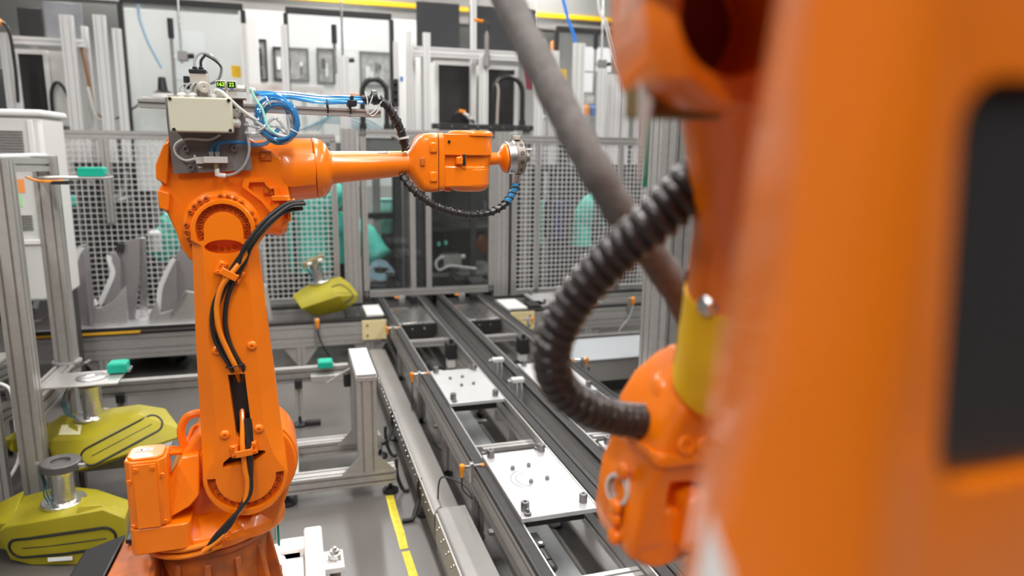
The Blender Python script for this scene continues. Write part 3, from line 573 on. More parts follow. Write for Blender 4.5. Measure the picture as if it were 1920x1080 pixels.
lm = MB().prism(stadium(0.42, wcx-0.004, 0.060), uz-0.078, uz-0.016, 'z'); lm.lathe((wcx-0.004, HY, uz-0.092), (0, 0, 1), [(0, 0.035), (0.004, 0.05), (0.018, 0.0605), (0.07, 0.0605)], 32)
lm.box(0.432, 0.452, HY-0.02, HY+0.02, uz-0.092, uz-0.07)
obj('lower_fork', lm, ORANGE, w, 0.006, seg=3)
obj('fork_web', MB().prism(stadium(0.42, wcx+0.004, 0.053), uz-0.02, uz+0.02, 'z'), ORANGE, w, 0.003)
obj('web_boss', MB().prism(arc(0.487, uz-0.002, 0.026, 90, 270, 10), HY-0.0625, HY-0.04), ORANGE, w, 0.004)
obj('wrist_plug', MB().box(0.455, 0.474, HY-0.072, HY-0.05, uz-0.012, uz+0.010), ORANGE, w, 0.003)
obj('wrist_socket', MB().box(0.4745, 0.484, HY-0.066, HY-0.05, uz-0.014, uz+0.018), BLACKP, w, 0.002)
for z0 in (0.02, -0.062): obj('collar_pad', MB().box(0.378, 0.400, HY-0.073, HY-0.06, uz+z0, uz+z0+0.03), ORANGE, w, 0.004)
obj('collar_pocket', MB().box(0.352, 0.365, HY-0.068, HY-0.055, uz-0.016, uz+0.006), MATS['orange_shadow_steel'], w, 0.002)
inst('screw', SCREW_S, (0.435, HY-0.0645, uz+0.052), w, Vector((0, -1, 0)))
# --- flange and tool changer
fl = MB().lathe(ax(0.555), AXD, [(0, 0.021), (0.035, 0.018), (0.044, 0.018), (0.05, 0.022), (0.057, 0.038), (0.062, 0.043), (0.068, 0.0435)], 28)
fg_ = obj('tool_flange', fl, ORANGE, RB, 0.0015)
for k in range(8):
    a = math.radians(45*k+20); p = ax(0.617)+Vector((0, 0.032*math.cos(a), 0.032*math.sin(a)))
    inst('screw', SCREW_S, p, fg_, Vector((-1, 0, -0.06)))
tcg = obj('tool_changer', MB().lathe(ax(0.6235), AXD, [(0, 0.047), (0.002, 0.0485), (0.022, 0.0485), (0.024, 0.052)], 36), STEEL, RB, 0.001)
tr_ = obj('changer_ring', MB().lathe(ax(0.6475), AXD, [(0, 0.050), (0.001, 0.053), (0.024, 0.053), (0.026, 0.050), (0.026, 0.03), (0.03, 0.02), (0.042, 0.018), (0.042, 0.012), (0.05, 0.010), (0.05, 0.0001)], 12, False), mat('taupe_anodised', (0.27, 0.235, 0.20), 0.42, metal=0.5), tcg, 0.001)
hole = mesh_of('port', MB().lathe((0, 0, 0), (0, 0, 1), [(0, 0.0056), (0.0012, 0.0056), (0.0012, 0.0036), (-0.002, 0.0036), (-0.002, 0.0001)], 12, False), BLACKM)
for k in range(12):
    a = math.radians(30*k+15); n = Vector((0, math.cos(a), math.sin(a))); inst('port', hole, ax(0.660)+n*0.0512, tcg, n)
obj('changer_block', MB().box(0.645, 0.662, HY-0.02, HY+0.005, 1.677, 1.69), TAUPE, tcg, 0.002)
obj('changer_pin', MB().cyl(ax(0.672)+Vector((0, 0, 0.022)), ax(0.705)+Vector((0, 0, 0.022)), 0.0025, 8), WHITEP, tcg)
obj('hose_fitting', MB().lathe(ax(0.657)+Vector((0, -0.01, -0.05)), (-0.1, 0, -1), [(0, 0.008), (0.008, 0.008), (0.009, 0.010), (0.025, 0.0095), (0.026, 0.007), (0.034, 0.007)], 12), STEEL, tcg)
# hose from wrist underside to the changer
def spiral(name, path, r, mat_, parent, pitch=0.016, rw=0.0035, matw=None, turns=None, n=10):
    h = obj(name, MB().tube(path, r, n), mat_, parent)
    L = [0]
    for i in range(1, len(path)): L.append(L[-1]+(path[i]-path[i-1]).length)
    mb = MB(); pts = []; N = int(L[-1]/pitch*10); up = None; j = 0
    for k in range(N+1):
        s = L[-1]*k/N
        while j < len(L)-2 and L[j+1] < s: j += 1
        f = (s-L[j])/max(1e-6, L[j+1]-L[j]); p = path[j].lerp(path[j+1], f); t = (path[j+1]-path[j]).normalized()
        if up is None: up = t.cross(Vector((0.1, 1, 0.2)))
        up = (up-t*up.dot(t)).normalized(); b = t.cross(up); a = 2*math.pi*k/10
        pts.append(p+(up*math.cos(a)+b*math.sin(a))*(r+rw*0.25))
    mb.tube(pts, rw, 5); obj('spiral_wrap', mb, matw or mat_, h); return h
hp = smooth_path([(0.306, 2.06, 1.574), (0.318, 2.045, 1.552), (0.348, 2.03, 1.519), (0.402, 2.02, 1.483), (0.481, 2.02, 1.461), (0.545, 2.025, 1.462), (0.598, 2.035, 1.482), (0.632, 2.055, 1.513), (0.650, 2.065, 1.545)], 6)
spiral('wrist_hose', hp, 0.0095, RUBBER, RB, 0.02, 0.0035)
obj('blue_hose_end', MB().tube(hp[-11:], 0.0118, 10), BLUEH, RB)
up_h = smooth_path([(0.20, 2.06, 1.778), (0.238, 2.055, 1.780), (0.262, 2.05, 1.768), (0.285, 2.05, 1.735), (0.302, 2.05, 1.70), (0.311, 2.055, 1.668), (0.318, 2.06, 1.645)], 6)
spiral('arm_hose', up_h, 0.0115, RUBBER, RB, 0.024, 0.003)
obj('hose_tie', MB().lathe((0.309, 2.054, 1.68), (0.2, 0, -1), [(0, 0.013), (0, 0.0165), (0.006, 0.0165), (0.006, 0.013)], 14, False), GREYPL, RB)
# --- rail with blue hoses on top
rl = obj('top_rail', MB().slot((-0.36, 2.06, 1.752), (0.248, 2.06, 1.742), 0.04, 0.02, nw=1, nh=1, g=0.008, d=0.005), ALU, RB)
for k, (dy, dz) in enumerate(((0, 0.02), (0.012, 0.014), (-0.012, 0.012), (0.006, 0.028))):
    obj('blue_hose', MB().tube(smooth_path([(-0.07, 2.03+dy, 1.776+dz*0.3), (0.0, 2.045+dy, 1.768+dz*0.8), (0.08, 2.055+dy, 1.758+dz+0.004*math.sin(k*2)), (0.15, 2.06+dy, 1.757+dz), (0.215, 2.06+dy*0.6, 1.764+dz*0.7)]), 0.0042, 8), BLUEH, rl)
for x in (0.105, 0.165): obj('cable_tie', MB().tube([Vector((x, 2.06, 1.76))+Vector((0, 0.026*math.cos(a), 0.022*math.sin(a)-0.005)) for a in [2*math.pi*k/16 for k in range(17)]], 0.0022, 6), BLACKP, rl)
obj('hose_clamp', MB().box(0.158, 0.182, 2.03, 2.09, 1.760, 1.776).box(0.166, 0.174, 2.035, 2.085, 1.776, 1.788), BLACKP, rl, 0.002)
obj('hose_ring', MB().lathe((0.226, 2.058, 1.785), (1, 0, 0.1), [(0, 0.013), (0, 0.020), (0.014, 0.020), (0.014, 0.013)], 20, False), BLACKP, rl, 0.001)
for k in range(2): obj('white_tie', MB().tube(smooth_path([(0.205+0.02*k, 2.03, 1.80-0.01*k), (0.21+0.01*k, 2.03, 1.775), (0.212-0.004*k, 2.035, 1.745), (0.225, 2.04, 1.735+0.01*k), (0.245+0.005*k, 2.035, 1.755+0.02*k)]), 0.0015, 5), WHITEP, rl)
# blue coil
rnd = random.Random(3); ccx, ccz = -0.026, 1.714
for k in range(9):
    R1, R2 = 0.043+rnd.uniform(-.009, .008), 0.050+rnd.uniform(-.010, .008); cx, cz, cy = ccx+rnd.uniform(-.008, .008), ccz+rnd.uniform(-.006, .006), 1.965+rnd.uniform(-.012, .014)
    ti = rnd.uniform(-0.5, 0.7); pts = []
    for j in range(29):
        a = 2*math.pi*j/28; x = R1*math.cos(a); z = R2*math.sin(a)
        pts.append(Vector((cx+x*math.cos(ti)-z*math.sin(ti), cy+0.012*math.sin(a+k), cz+x*math.sin(ti)+z*math.cos(ti))))
    obj('hose_coil', MB().tube(pts, 0.0036, 8), BLUEH if k % 3 else CLEARH, RB)
for a in (-0.5, 2.0, 3.6): obj('coil_tie', MB().tube([Vector((ccx+0.047*math.cos(a)+0.012*math.cos(a)*math.cos(b), 1.965+0.02*math.sin(b), ccz+0.053*math.sin(a)+0.012*math.sin(a)*math.cos(b))) for b in [2*math.pi*k/12 for k in range(13)]], 0.0016, 5), WHITEP, RB)
obj('blue_hose', MB().tube(smooth_path([(-0.078, 1.99, 1.782), (-0.04, 1.985, 1.782), (0.0, 1.975, 1.764), (0.02, 1.97, 1.735), (0.025, 1.965, 1.70)]), 0.006, 10), BLUEH, RB)
obj('blue_hose', MB().tube(smooth_path([(-0.095, 1.97, 1.652), (-0.06, 1.965, 1.655), (-0.04, 1.965, 1.672), (-0.02, 1.965, 1.70)]), 0.0055, 8), BLUEH, RB)
for k in range(3): obj('grey_cable', MB().tube(smooth_path([(-0.105, 1.945, 1.722-0.02*k), (-0.09, 1.945, 1.720-0.02*k), (-0.07, 1.95, 1.705-0.01*k), (-0.03, 1.955, 1.68+0.02*k), (0.0, 1.96, 1.68), (0.0, 1.96, 1.73)]), 0.004, 8), CLEARH if k else GREYPL, RB)
obj('green_hose', MB().tube(smooth_path([(-0.085, 1.955, 1.79), (-0.075, 1.95, 1.765), (-0.06, 1.945, 1.74), (-0.05, 1.94, 1.70), (-0.03, 1.94, 1.68)]), 0.003, 8), TEAL_L, RB)
# --- mounting plate, junction box, valves
mp_ = obj('mounting_plate', MB().prism([(-0.287, 1.70), (-0.281, 1.578), (-0.093, 1.588), (-0.107, 1.765), (-0.287, 1.765)], 1.978, 1.984), mat('grey_mount_plate', (0.245, 0.225, 0.22), 0.42, metal=0.4, noise=0.08), RB, 0.001)
for x, z in ((-0.247, 1.640), (-0.134, 1.643), (-0.238, 1.594)): inst('plate_bolt', capscrew, (x, 1.978, z), mp_, Vector((0, -1, 0)))
jb = obj('junction_box', MB().box(-0.268, -0.1305, 1.925, 1.978, 1.684, 1.757), BEIGE, RB, 0.003)
obj('box_lid', MB().box(-0.271, -0.1285, 1.898, 1.9245, 1.680, 1.7625), BEIGE, jb, 0.004, seg=3)
for x in (-0.265, -0.135):
    for z in (1.686, 1.757): inst('lid_screw', SCREW_S, (x+(0.004 if z < 1.7 and x < -.2 else 0), 1.8985, z), jb, Vector((0, -1, 0)))
gl = mesh_of('cable_gland', MB().lathe((0, 0, 0), (0, 0, 1), [(0, 0.0105), (0.006, 0.0105), (0.007, 0.012), (0.013, 0.012), (0.016, 0.008), (0.018, 0.004)], 10), GREYPL)
for p in ((-0.243, 1.94, 1.757), (-0.218, 1.94, 1.757), (-0.171, 1.94, 1.757)): inst('cable_gland', gl, p, jb)
for z in (1.729, 1.705): inst('cable_gland', gl, (-0.1305, 1.945, z), jb, Vector((1, 0, 0)))
tb = obj('top_bracket', MB().box(-0.275, -0.098, 1.93, 1.995, 1.7635, 1.767), ALU_D, RB, 0.001)
vb = obj('valve_body', MB().box(-0.224, -0.183, 1.945, 1.985, 1.7675, 1.822), TAUPE, tb, 0.002)
obj('valve_cap', MB().box(-0.225, -0.186, 1.943, 1.987, 1.822, 1.831).box(-0.217, -0.207, 1.95, 1.98, 1.831, 1.838).box(-0.203, -0.193, 1.95, 1.98, 1.831, 1.838), BLACKP, vb, 0.0015)
obj('valve_side', MB().box(-0.239, -0.226, 1.95, 1.98, 1.785, 1.815), BLACKP, vb, 0.002)
for k in range(2): obj('valve_cable', MB().tube(smooth_path([(-0.212+0.014*k, 1.965, 1.834), (-0.212+0.014*k, 1.965, 1.852), (-0.203+0.013*k, 1.965, 1.868-0.004*k), (-0.185, 1.965, 1.872-0.005*k), (-0.163, 1.965, 1.860-0.006*k), (-0.152, 1.968, 1.838), (-0.160, 1.97, 1.812), (-0.18, 1.972, 1.80)]), 0.0032, 8), BLACKP if k else CLEARH, vb)
mf = obj('muffler', MB().lathe((-0.198, 1.948, 1.790), (0.3, -1, -0.1), [(-0.01, 0.012), (0.0, 0.0135), (0.028, 0.0135), (0.030, 0.012), (0.030, 0.003), (0.027, 0.0001)], 20, False), mat('pale_taupe', (0.52, 0.48, 0.43), 0.5), vb, 0.001)
obj('muffler_neck', MB().cyl((-0.203, 1.955, 1.80), (-0.203, 1.955, 1.816), 0.009, 12), MATS['pale_taupe'], mf)
for k in range(4): obj('thin_cable', MB().tube(smooth_path([(-0.246+0.012*k, 1.94, 1.772), (-0.246+0.012*k, 1.938, 1.785), (-0.236+0.012*k, 1.94, 1.795+0.002*k), (-0.22, 1.95, 1.79)]), 0.0025, 6), CLEARH, tb)
obj('thick_cable', MB().tube(smooth_path([(-0.17, 1.938, 1.772), (-0.166, 1.935, 1.781), (-0.155, 1.928, 1.780), (-0.138, 1.925, 1.765), (-0.115, 1.93, 1.742), (-0.09, 1.94, 1.722), (-0.075, 1.95, 1.713)]), 0.0048, 8), GREYPL, tb)
LCD = mat('lcd_face', (0.01, 0.016, 0.01), 0.25); LCDG = mat('lcd_digits', (0.25, 0.7, 0.02), 0.5, emit=(0.45, 1.0, 0.05), estr=1.6)
def gauge(x, txt):
    g = obj('pressure_gauge', MB().box(x-0.0115, x+0.0115, 1.945, 1.972, 1.7845, 1.807), BEIGE, tb, 0.002)
    d = obj('display', MB().box(x-0.0095, x+0.0095, 1.9435, 1.9455, 1.7905, 1.8050), LCD, g, 0.0005)
    cu = bpy.data.curves.new('digits', 'FONT'); cu.body = txt; cu.size = 0.0125; cu.align_x = 'CENTER'; cu.extrude = 0.0002
    to = bpy.data.objects.new('digits', cu); COL.objects.link(to); bpy.context.view_layer.update()
    me = bpy.data.meshes.new_from_object(to.evaluated_get(bpy.context.evaluated_depsgraph_get())); bpy.data.objects.remove(to)
    me.materials.clear(); me.materials.append(LCDG)
    i = inst('digits', me, (x, 1.9432, 1.7935), g, (math.pi/2, 0, 0))
    obj('gauge_key', MB().box(x-0.004, x+0.004, 1.944, 1.9455, 1.786, 1.789), mat('blue_key', (0.05, 0.12, 0.5), 0.4), g)
    obj('gauge_foot', MB().box(x-0.010, x+0.010, 1.948, 1.97, 1.767, 1.7845), TAUPE, g, 0.001)
gauge(-0.1545, '162'); gauge(-0.1295, '22')
obj('hose_fittings', MB().cyl((-0.118, 1.96, 1.79), (-0.10, 1.962, 1.79), 0.008, 8).cyl((-0.10, 1.962, 1.79), (-0.078, 1.975, 1.787), 0.0068, 10).cyl((-0.092, 1.955, 1.778), (-0.092, 1.955, 1.802), 0.005, 8), GREYPL, tb)
v2 = obj('small_valve', MB().box(-0.207, -0.1505, 1.955, 1.978, 1.606, 1.622), WHITEP, mp_, 0.0015)
obj('valve_end', MB().box(-0.2245, -0.2075, 1.958, 1.976, 1.604, 1.621).box(-0.229, -0.2245, 1.962, 1.974, 1.612, 1.626), GREYPL, v2, 0.001)
for x in (-0.188, -0.174): obj('push_fitting', MB().lathe((x, 1.966, 1.622), (0, 0, 1), [(0, 0.0055), (0.006, 0.0055), (0.007, 0.0065), (0.012, 0.0065), (0.012, 0.004)], 10), STEEL, v2)
obj('brass_fitting', MB().lathe((-0.179, 1.966, 1.606), (0, 0, -1), [(0, 0.0065), (0.016, 0.0065)], 6), mat('brass', (0.42, 0.33, 0.16), 0.4, metal=0.7), v2)
obj('elbow', MB().cyl((-0.178, 1.966, 1.592), (-0.177, 1.966, 1.573), 0.0062, 10).cyl((-0.177, 1.966, 1.576), (-0.158, 1.966, 1.574), 0.0062, 10), WHITEP, v2, 0.001)
obj('clear_hose', MB().tube(smooth_path([(-0.158, 1.966, 1.575), (-0.135, 1.962, 1.580), (-0.11, 1.955, 1.602), (-0.097, 1.95, 1.64), (-0.100, 1.95, 1.68), (-0.10, 1.95, 1.71)]), 0.0035, 8), CLEARH, v2)
obj('grey_loop', MB().tube(smooth_path([(-0.228, 1.966, 1.616), (-0.25, 1.966, 1.612), (-0.268, 1.966, 1.625), (-0.272, 1.966, 1.645), (-0.258, 1.966, 1.66), (-0.235, 1.966, 1.665), (-0.19, 1.966, 1.664), (-0.165, 1.966, 1.676)]), 0.003, 8), GREYPL, v2)
for k in range(2): obj('blue_hose', MB().tube(smooth_path([(-0.188+0.014*k, 1.966, 1.632), (-0.186+0.014*k, 1.966, 1.645), (-0.175+0.010*k, 1.964, 1.655), (-0.15, 1.962, 1.659), (-0.12, 1.962, 1.658), (-0.095, 1.962, 1.655)]), 0.004, 8), BLUEH, v2)
obj('plate_tag', MB().box(-0.2225, -0.2125, 1.9775, 1.9785, 1.5935, 1.597), PAPER, mp_)
# --- cables down the lower arm
def cable(pts, r, m, nm): return obj(nm, MB().tube(smooth_path(pts, 6), r, 10), m, RB)
cable([(0.034, 1.945, 1.503), (-0.005, 1.932, 1.499), (-0.047, 1.910, 1.470), (-0.088, 1.902, 1.427), (-0.126, 1.904, 1.382), (-0.152, 1.915, 1.345), (-0.180, 1.915, 1.297), (-0.203, 1.918, 1.25), (-0.210, 1.918, 1.20), (-0.205, 1.92, 1.155), (-0.19, 1.922, 1.115), (-0.172, 1.925, 1.075), (-0.168, 1.955, 1.04), (-0.165, 1.975, 0.97), (-0.155, 1.945, 0.90), (-0.15, 1.925, 0.86)], 0.0052, RUBBER, 'black_cable')
cable([(0.030, 1.95, 1.509), (-0.01, 1.938, 1.505), (-0.050, 1.914, 1.480), (-0.090, 1.904, 1.438), (-0.124, 1.900, 1.390), (-0.142, 1.914, 1.33), (-0.168, 1.92, 1.30), (-0.192, 1.925, 1.25), (-0.198, 1.925, 1.20), (-0.196, 1.925, 1.155), (-0.18, 1.925, 1.115), (-0.166, 1.93, 1.078)], 0.0052, RUBBER, 'black_cable')
cable([(0.026, 1.962, 1.49), (-0.02, 1.945, 1.482), (-0.06, 1.925, 1.452), (-0.10, 1.916, 1.405), (-0.125, 1.916, 1.35), (-0.150, 1.918, 1.310), (-0.170, 1.924, 1.26), (-0.178, 1.926, 1.20), (-0.170, 1.926, 1.14), (-0.150, 1.926, 1.09), (-0.142, 1.93, 1.075), (-0.145, 1.95, 1.03)], 0.006, RUBBER, 'black_cable')
cable([(0.010, 1.96, 1.512), (-0.02, 1.955, 1.486), (-0.07, 1.930, 1.432), (-0.108, 1.918, 1.388), (-0.148, 1.906, 1.338), (-0.178, 1.908, 1.30), (-0.194, 1.912, 1.25), (-0.195, 1.913, 1.205), (-0.190, 1.915, 1.170), (-0.176, 1.918, 1.125), (-0.160, 1.922, 1.08), (-0.158, 1.945, 1.052), (-0.155, 1.975, 1.01), (-0.154, 1.97, 0.955), (-0.153, 1.94, 0.915), (-0.155, 1.918, 0.86), (-0.152, 1.912, 0.80), (-0.148, 1.912, 0.75), (-0.158, 1.912, 0.70), (-0.185, 1.912, 0.660), (-0.225, 1.90, 0.61), (-0.27, 1.905, 0.575)], 0.0068, mat('orange_cable', (0.86, 0.23, 0.01), 0.3, coat=0.3), 'orange_cable')
for k in range(3):
    cable([(-0.143+0.006*k, 1.935, 0.93), (-0.141+0.004*k, 1.922+0.004*k, 0.87), (-0.139+0.002*k, 1.914+0.004*k, 0.82), (-0.138, 1.912+0.004*k, 0.77), (-0.142-0.004*k, 1.91+0.003*k, 0.725), (-0.165-0.004*k, 1.908+0.002*k, 0.69-0.004*k), (-0.20, 1.903, 0.655-0.008*k), (-0.235, 1.90, 0.62-0.008*k), (-0.255, 1.905, 0.59-0.006*k)], 0.0055, RUBBER, 'black_cable')
for k in range(2):
    pts = [(BX+(0.192-0.002*k)*math.cos(math.radians(a)), BY+(0.192-0.002*k)*math.sin(math.radians(a)), 0.585-0.022*k-0.02*math.sin(math.radians((a-180)*1.9))) for a in range(188, 285, 8)]
    cable(pts, 0.0075, MATS['orange_cable'], 'orange_cable')
def clamp(cx, cz, tilt, y):
    rot = Matrix.Translation((cx, 0, cz)) @ Matrix.Rotation(tilt, 4, 'Y') @ Matrix.Translation((-cx, 0, -cz))
    c = obj('cable_clamp', MB().box(cx-0.034, cx-0.014, 1.922, FY, cz-0.018, cz+0.018, rot).box(cx+0.016, cx+0.034, 1.922, FY, cz-0.018, cz+0.018, rot), ORANGE, la, 0.002)
    obj('clamp_strap', MB().box(cx-0.02, cx+0.022, 1.896, 1.902, cz-0.009, cz+0.009, rot).box(cx-0.022, cx-0.018, 1.898, 1.924, cz-0.009, cz+0.009, rot).box(cx+0.019, cx+0.023, 1.898, 1.924, cz-0.009, cz+0.009, rot), ORANGE, c, 0.0015)
    for sx in (-0.025, 0.026):
        for sz in (-0.011, 0.011): inst('screw', SCREW_O, rot @ Vector((cx+sx, 1.922, cz+sz)), c, Vector((0, -1, 0)))
clamp(-0.160, 1.330, 0.55, 0); clamp(-0.152, 0.846, -0.1, 0)
for p0, tl in (((-0.162, 1.912, 1.084), 0.3),): obj('cable_tie', MB().tube([Vector(p0)+Vector((0.022*math.cos(a), 0.012*math.sin(a)+0.008, 0.004*math.cos(a))) for a in [2*math.pi*k/14 for k in range(15)]], 0.0015, 5), BLACKP, la)
# ================================================================ blurred robot beside the camera
FG = thing('industrial_robot', 'blurred orange robot close to the camera with ribbed black hose', 'robot', (0.30, 0.40, 0.0))
def SK(z): return (min(max(z, 1.3), 1.9)-1.537)*0.085
rings = []
for z in (0.0, 0.5, 1.0, 1.3, 1.42, 1.5, 1.58, 1.66, 1.72, 1.79, 1.9, 2.0):
    xl = 0.161+(max(z, 1.3)-1.5)*0.10
    rings.append([(xl+0.004, 0.245, z), (xl-0.008, 0.212, z), (0.150, 0.190, z), (0.152, 0.172, z), (0.157, 0.163, z), (0.164, 0.158, z), (0.174, 0.158, z), (0.184-SK(z), 0.162, z), (0.201-SK(z), 0.170, z), (0.294-SK(z), 0.173, z), (0.364-SK(z), 0.20, z), (0.404-SK(z), 0.26, z), (0.284-SK(z), 0.33, z), (xl+0.03, 0.29, z)])
col_ = obj('lower_arm', MB().loft(rings), ORANGE, FG, ang=50)
# black cover in the right-hand face
cut(col_, [MB().prism([(x-SK(z), z) for x, z in rrect(0.2035, 0.285, 1.537, 1.674, 0.018, 6)], 0.12, 0.2)])
obj('black_cover', MB().prism([(x-SK(z), z) for x, z in rrect(0.2032, 0.2853, 1.5367, 1.6743, 0.018, 6)], 0.178, 0.21), mat('satin_black_cover', (0.028, 0.026, 0.027), 0.45), FG, 0.006, seg=3)
wp = [(0.163, 0.238, 1.500), (0.1525, 0.209, 1.496), (0.1485, 0.196, 1.482), (0.1495, 0.188, 1.470), (0.1520, 0.176, 1.450), (0.1520, 0.176, 1.30), (0.126, 0.21, 1.30), (0.139, 0.24, 1.30), (0.149, 0.238, 1.40)]
obj('white_plate', MB().add([(x-0.0015, y-0.001, z) for x, y, z in wp]+[(x+0.012, y+0.004, z) for x, y, z in wp], [tuple(range(9)), tuple(range(17, 8, -1))]+[(i, (i+1) % 9, 9+(i+1) % 9, 9+i) for i in range(9)]), WHITEP, FG)
# upper housing
hs = MB().loft([[(x+dx, y+dy, z) for x, z in ((0.243, 1.90), (0.243, 1.747), (0.2485, 1.722), (0.258, 1.700), (0.285, 1.684), (0.33, 1.680), (0.40, 1.69), (0.42, 1.9))] for dx, dy, y in ((0.012, 0.0, 0.455), (0.0, 0.0, 0.475), (0.004, 0.0, 0.50), (0.03, 0.0, 0.60))])
uh = obj('upper_arm_housing', hs, ORANGE, FG)
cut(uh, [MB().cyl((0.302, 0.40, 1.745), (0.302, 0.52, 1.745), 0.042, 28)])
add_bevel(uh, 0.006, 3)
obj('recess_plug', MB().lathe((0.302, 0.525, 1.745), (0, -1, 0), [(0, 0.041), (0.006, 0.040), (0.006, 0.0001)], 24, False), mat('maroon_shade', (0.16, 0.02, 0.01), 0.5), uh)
obj('connecting_arm', MB().bar((0.36, 0.28, 1.88), (0.42, 0.56, 1.88), 0.12, 0.16), ORANGE, FG, 0.01)
obj('shade_block', MB().box(0.20, 0.47, 0.29, 0.52, 1.79, 2.0), ORANGE, FG, 0.02, seg=3)  # unseen block added overhead to shade the upper housing
# forearm
fpath = [Vector(p) for p in ((0.385, 0.557, 1.726), (0.407, 0.583, 1.677), (0.426, 0.610, 1.627), (0.449, 0.639, 1.571), (0.470, 0.672, 1.501), (0.485, 0.697, 1.438), (0.500, 0.735, 1.375), (0.505, 0.775, 1.33))]
fc = [0.064, 0.058, 0.051, 0.049, 0.053, 0.057, 0.055, 0.045]; FR = []
for i in range(36): k = min(i/5, 6.999); FR.append(fc[int(k)]+(fc[int(k)+1]-fc[int(k)])*(k-int(k)))
obj('forearm', MB().tube(smooth_path(fpath, 5), 0.05, 28, rad=FR), ORANGE, FG, ang=60)
sp = smooth_path(fpath, 5)
def band(i0, i1, a0, a1, dr, m, nm):
    rr = []
    for i in range(i0, i1+1):
        t = (sp[i+1]-sp[i-1]).normalized(); left = Vector((-1, 0.15, 0)); left = (left-t*left.dot(t)).normalized(); fr_ = t.cross(left); R = FR[i]+dr
        outer = [sp[i]+(left*math.cos(a)-fr_*math.sin(a))*R for a in [a0+(a1-a0)*k/10 for k in range(11)]]
        inner = [sp[i]+(left*math.cos(a)-fr_*math.sin(a))*(R-0.006) for a in [a1-(a1-a0)*k/10 for k in range(11)]]
        rr.append(outer+inner)
    return obj(nm, MB().loft(rr), m, FG)
band(20, 31, -0.5, 1.75, 0.002, YELL, 'warning_sticker')
band(19, 31, -1.0, -0.5, 0.003, BLACKP, 'sticker_edge')
obj('pivot_cap', MB().lathe((0.425, 0.652, 1.488), (-0.62, -0.75, 0.1), [(-0.03, 0.013), (0.0, 0.013), (0.006, 0.011), (0.009, 0.006), (0.010, 0.0001)], 20, False), STEEL, FG)
obj('edge_plate', MB().add([(0.273, 0.532, 1.744), (0.282, 0.528, 1.738), (0.280, 0.522, 1.705), (0.272, 0.517, 1.668), (0.265, 0.511, 1.631), (0.261, 0.511, 1.624), (0.264, 0.519, 1.668), (0.266, 0.526, 1.705),
    (0.293, 0.572, 1.744), (0.302, 0.568, 1.738), (0.300, 0.562, 1.705), (0.292, 0.557, 1.668), (0.285, 0.551, 1.631), (0.281, 0.551, 1.624), (0.284, 0.559, 1.668), (0.286, 0.566, 1.705)],
    [tuple(range(8)), tuple(range(15, 7, -1))]+[(i, (i+1) % 8, 8+(i+1) % 8, 8+i) for i in range(8)]), mat('dull_grey_bracket', (0.55, 0.56, 0.54), 0.5, metal=0.2), FG, 0.001)
obj('edge_block', MB().box(0.278, 0.345, 0.528, 0.575, 1.677, 1.702), mat('olive_block', (0.17, 0.10, 0.02), 0.55), FG, 0.002)
# wrist
def ring_at(z, x0, x1, y0, y1, c): return [(p[0], p[1], z) for p in rrect(x0, x1, y0, y1, c, 5)]
wf = obj('wrist', MB().loft([ring_at(1.392, 0.478, 0.52, 0.76, 0.83, 0.016), ring_at(1.375, 0.468, 0.545, 0.74, 0.86, 0.03), ring_at(1.345, 0.452, 0.57, 0.735, 0.88, 0.022), ring_at(1.31, 0.434, 0.58, 0.735, 0.885, 0.02), ring_at(1.27, 0.424, 0.585, 0.735, 0.885, 0.018), ring_at(1.255, 0.422, 0.583, 0.738, 0.882, 0.016),
    ring_at(1.238, 0.418, 0.575, 0.745, 0.88, 0.014), ring_at(1.22, 0.409, 0.565, 0.748, 0.878, 0.012), ring_at(1.15, 0.396, 0.545, 0.748, 0.87, 0.012), ring_at(1.125, 0.403, 0.535, 0.755, 0.865, 0.012), ring_at(1.112, 0.425, 0.52, 0.765, 0.855, 0.02)]), ORANGE, FG, ang=32)
cut(wf, [MB().prism([(0.447, 1.235), (0.56, 1.225), (0.56, 1.09), (0.462, 1.09), (0.440, 1.16)], 0.70, 0.775)])
add_bevel(wf, 0.004, 2)
obj('wrist_fork', MB().prism([(0.468, 1.205), (0.482, 1.218), (0.53, 1.208), (0.54, 1.14), (0.52, 1.085), (0.505, 1.08), (0.497, 1.13), (0.462, 1.14)], 0.735, 0.80), ORANGE, wf, 0.006, seg=3)
obj('wrist_lobe', MB().lathe((0.445, 0.79, 1.15), (0, -1, 0), [(0, 0.044), (0.03, 0.044), (0.038, 0.038), (0.04, 0.0001)], 28, False), ORANGE, wf, 0.003)
obj('gasket', MB().prism(rrect(0.424, 0.525, 0.762, 0.858, 0.02, 4), 1.106, 1.113, 'z'), mat('pale_gasket', (0.6, 0.58, 0.54), 0.5), wf)
obj('wrist_lip', MB().loft([ring_at(1.262, 0.418, 0.588, 0.731, 0.888, 0.018), ring_at(1.270, 0.416, 0.589, 0.729, 0.889, 0.018), ring_at(1.278, 0.4195, 0.587, 0.732, 0.887, 0.018)]), ORANGE, wf, ang=60)
obj('shoulder_ring', MB().lathe((0.505, 0.79, 1.345), (0.12, -0.55, 1), [(-0.04, 0.056), (-0.012, 0.058), (0.0, 0.052), (0.006, 0.044)], 28), ORANGE, wf)
bigcap = mesh_of('wrist_bolt', MB().lathe((0, 0, 0), (0, 0, 1), [(-0.006, 0.0135), (0.001, 0.0135), (0.004, 0.011), (0.004, 0.0055), (0.001, 0.005), (0.001, 0.0001)], 18, False), ORANGE)
for p in ((0.460, 0.7325, 1.2885), (0.487, 0.7325, 1.285)): inst('wrist_bolt', bigcap, p, wf, Vector((0, -1, 0.25)))
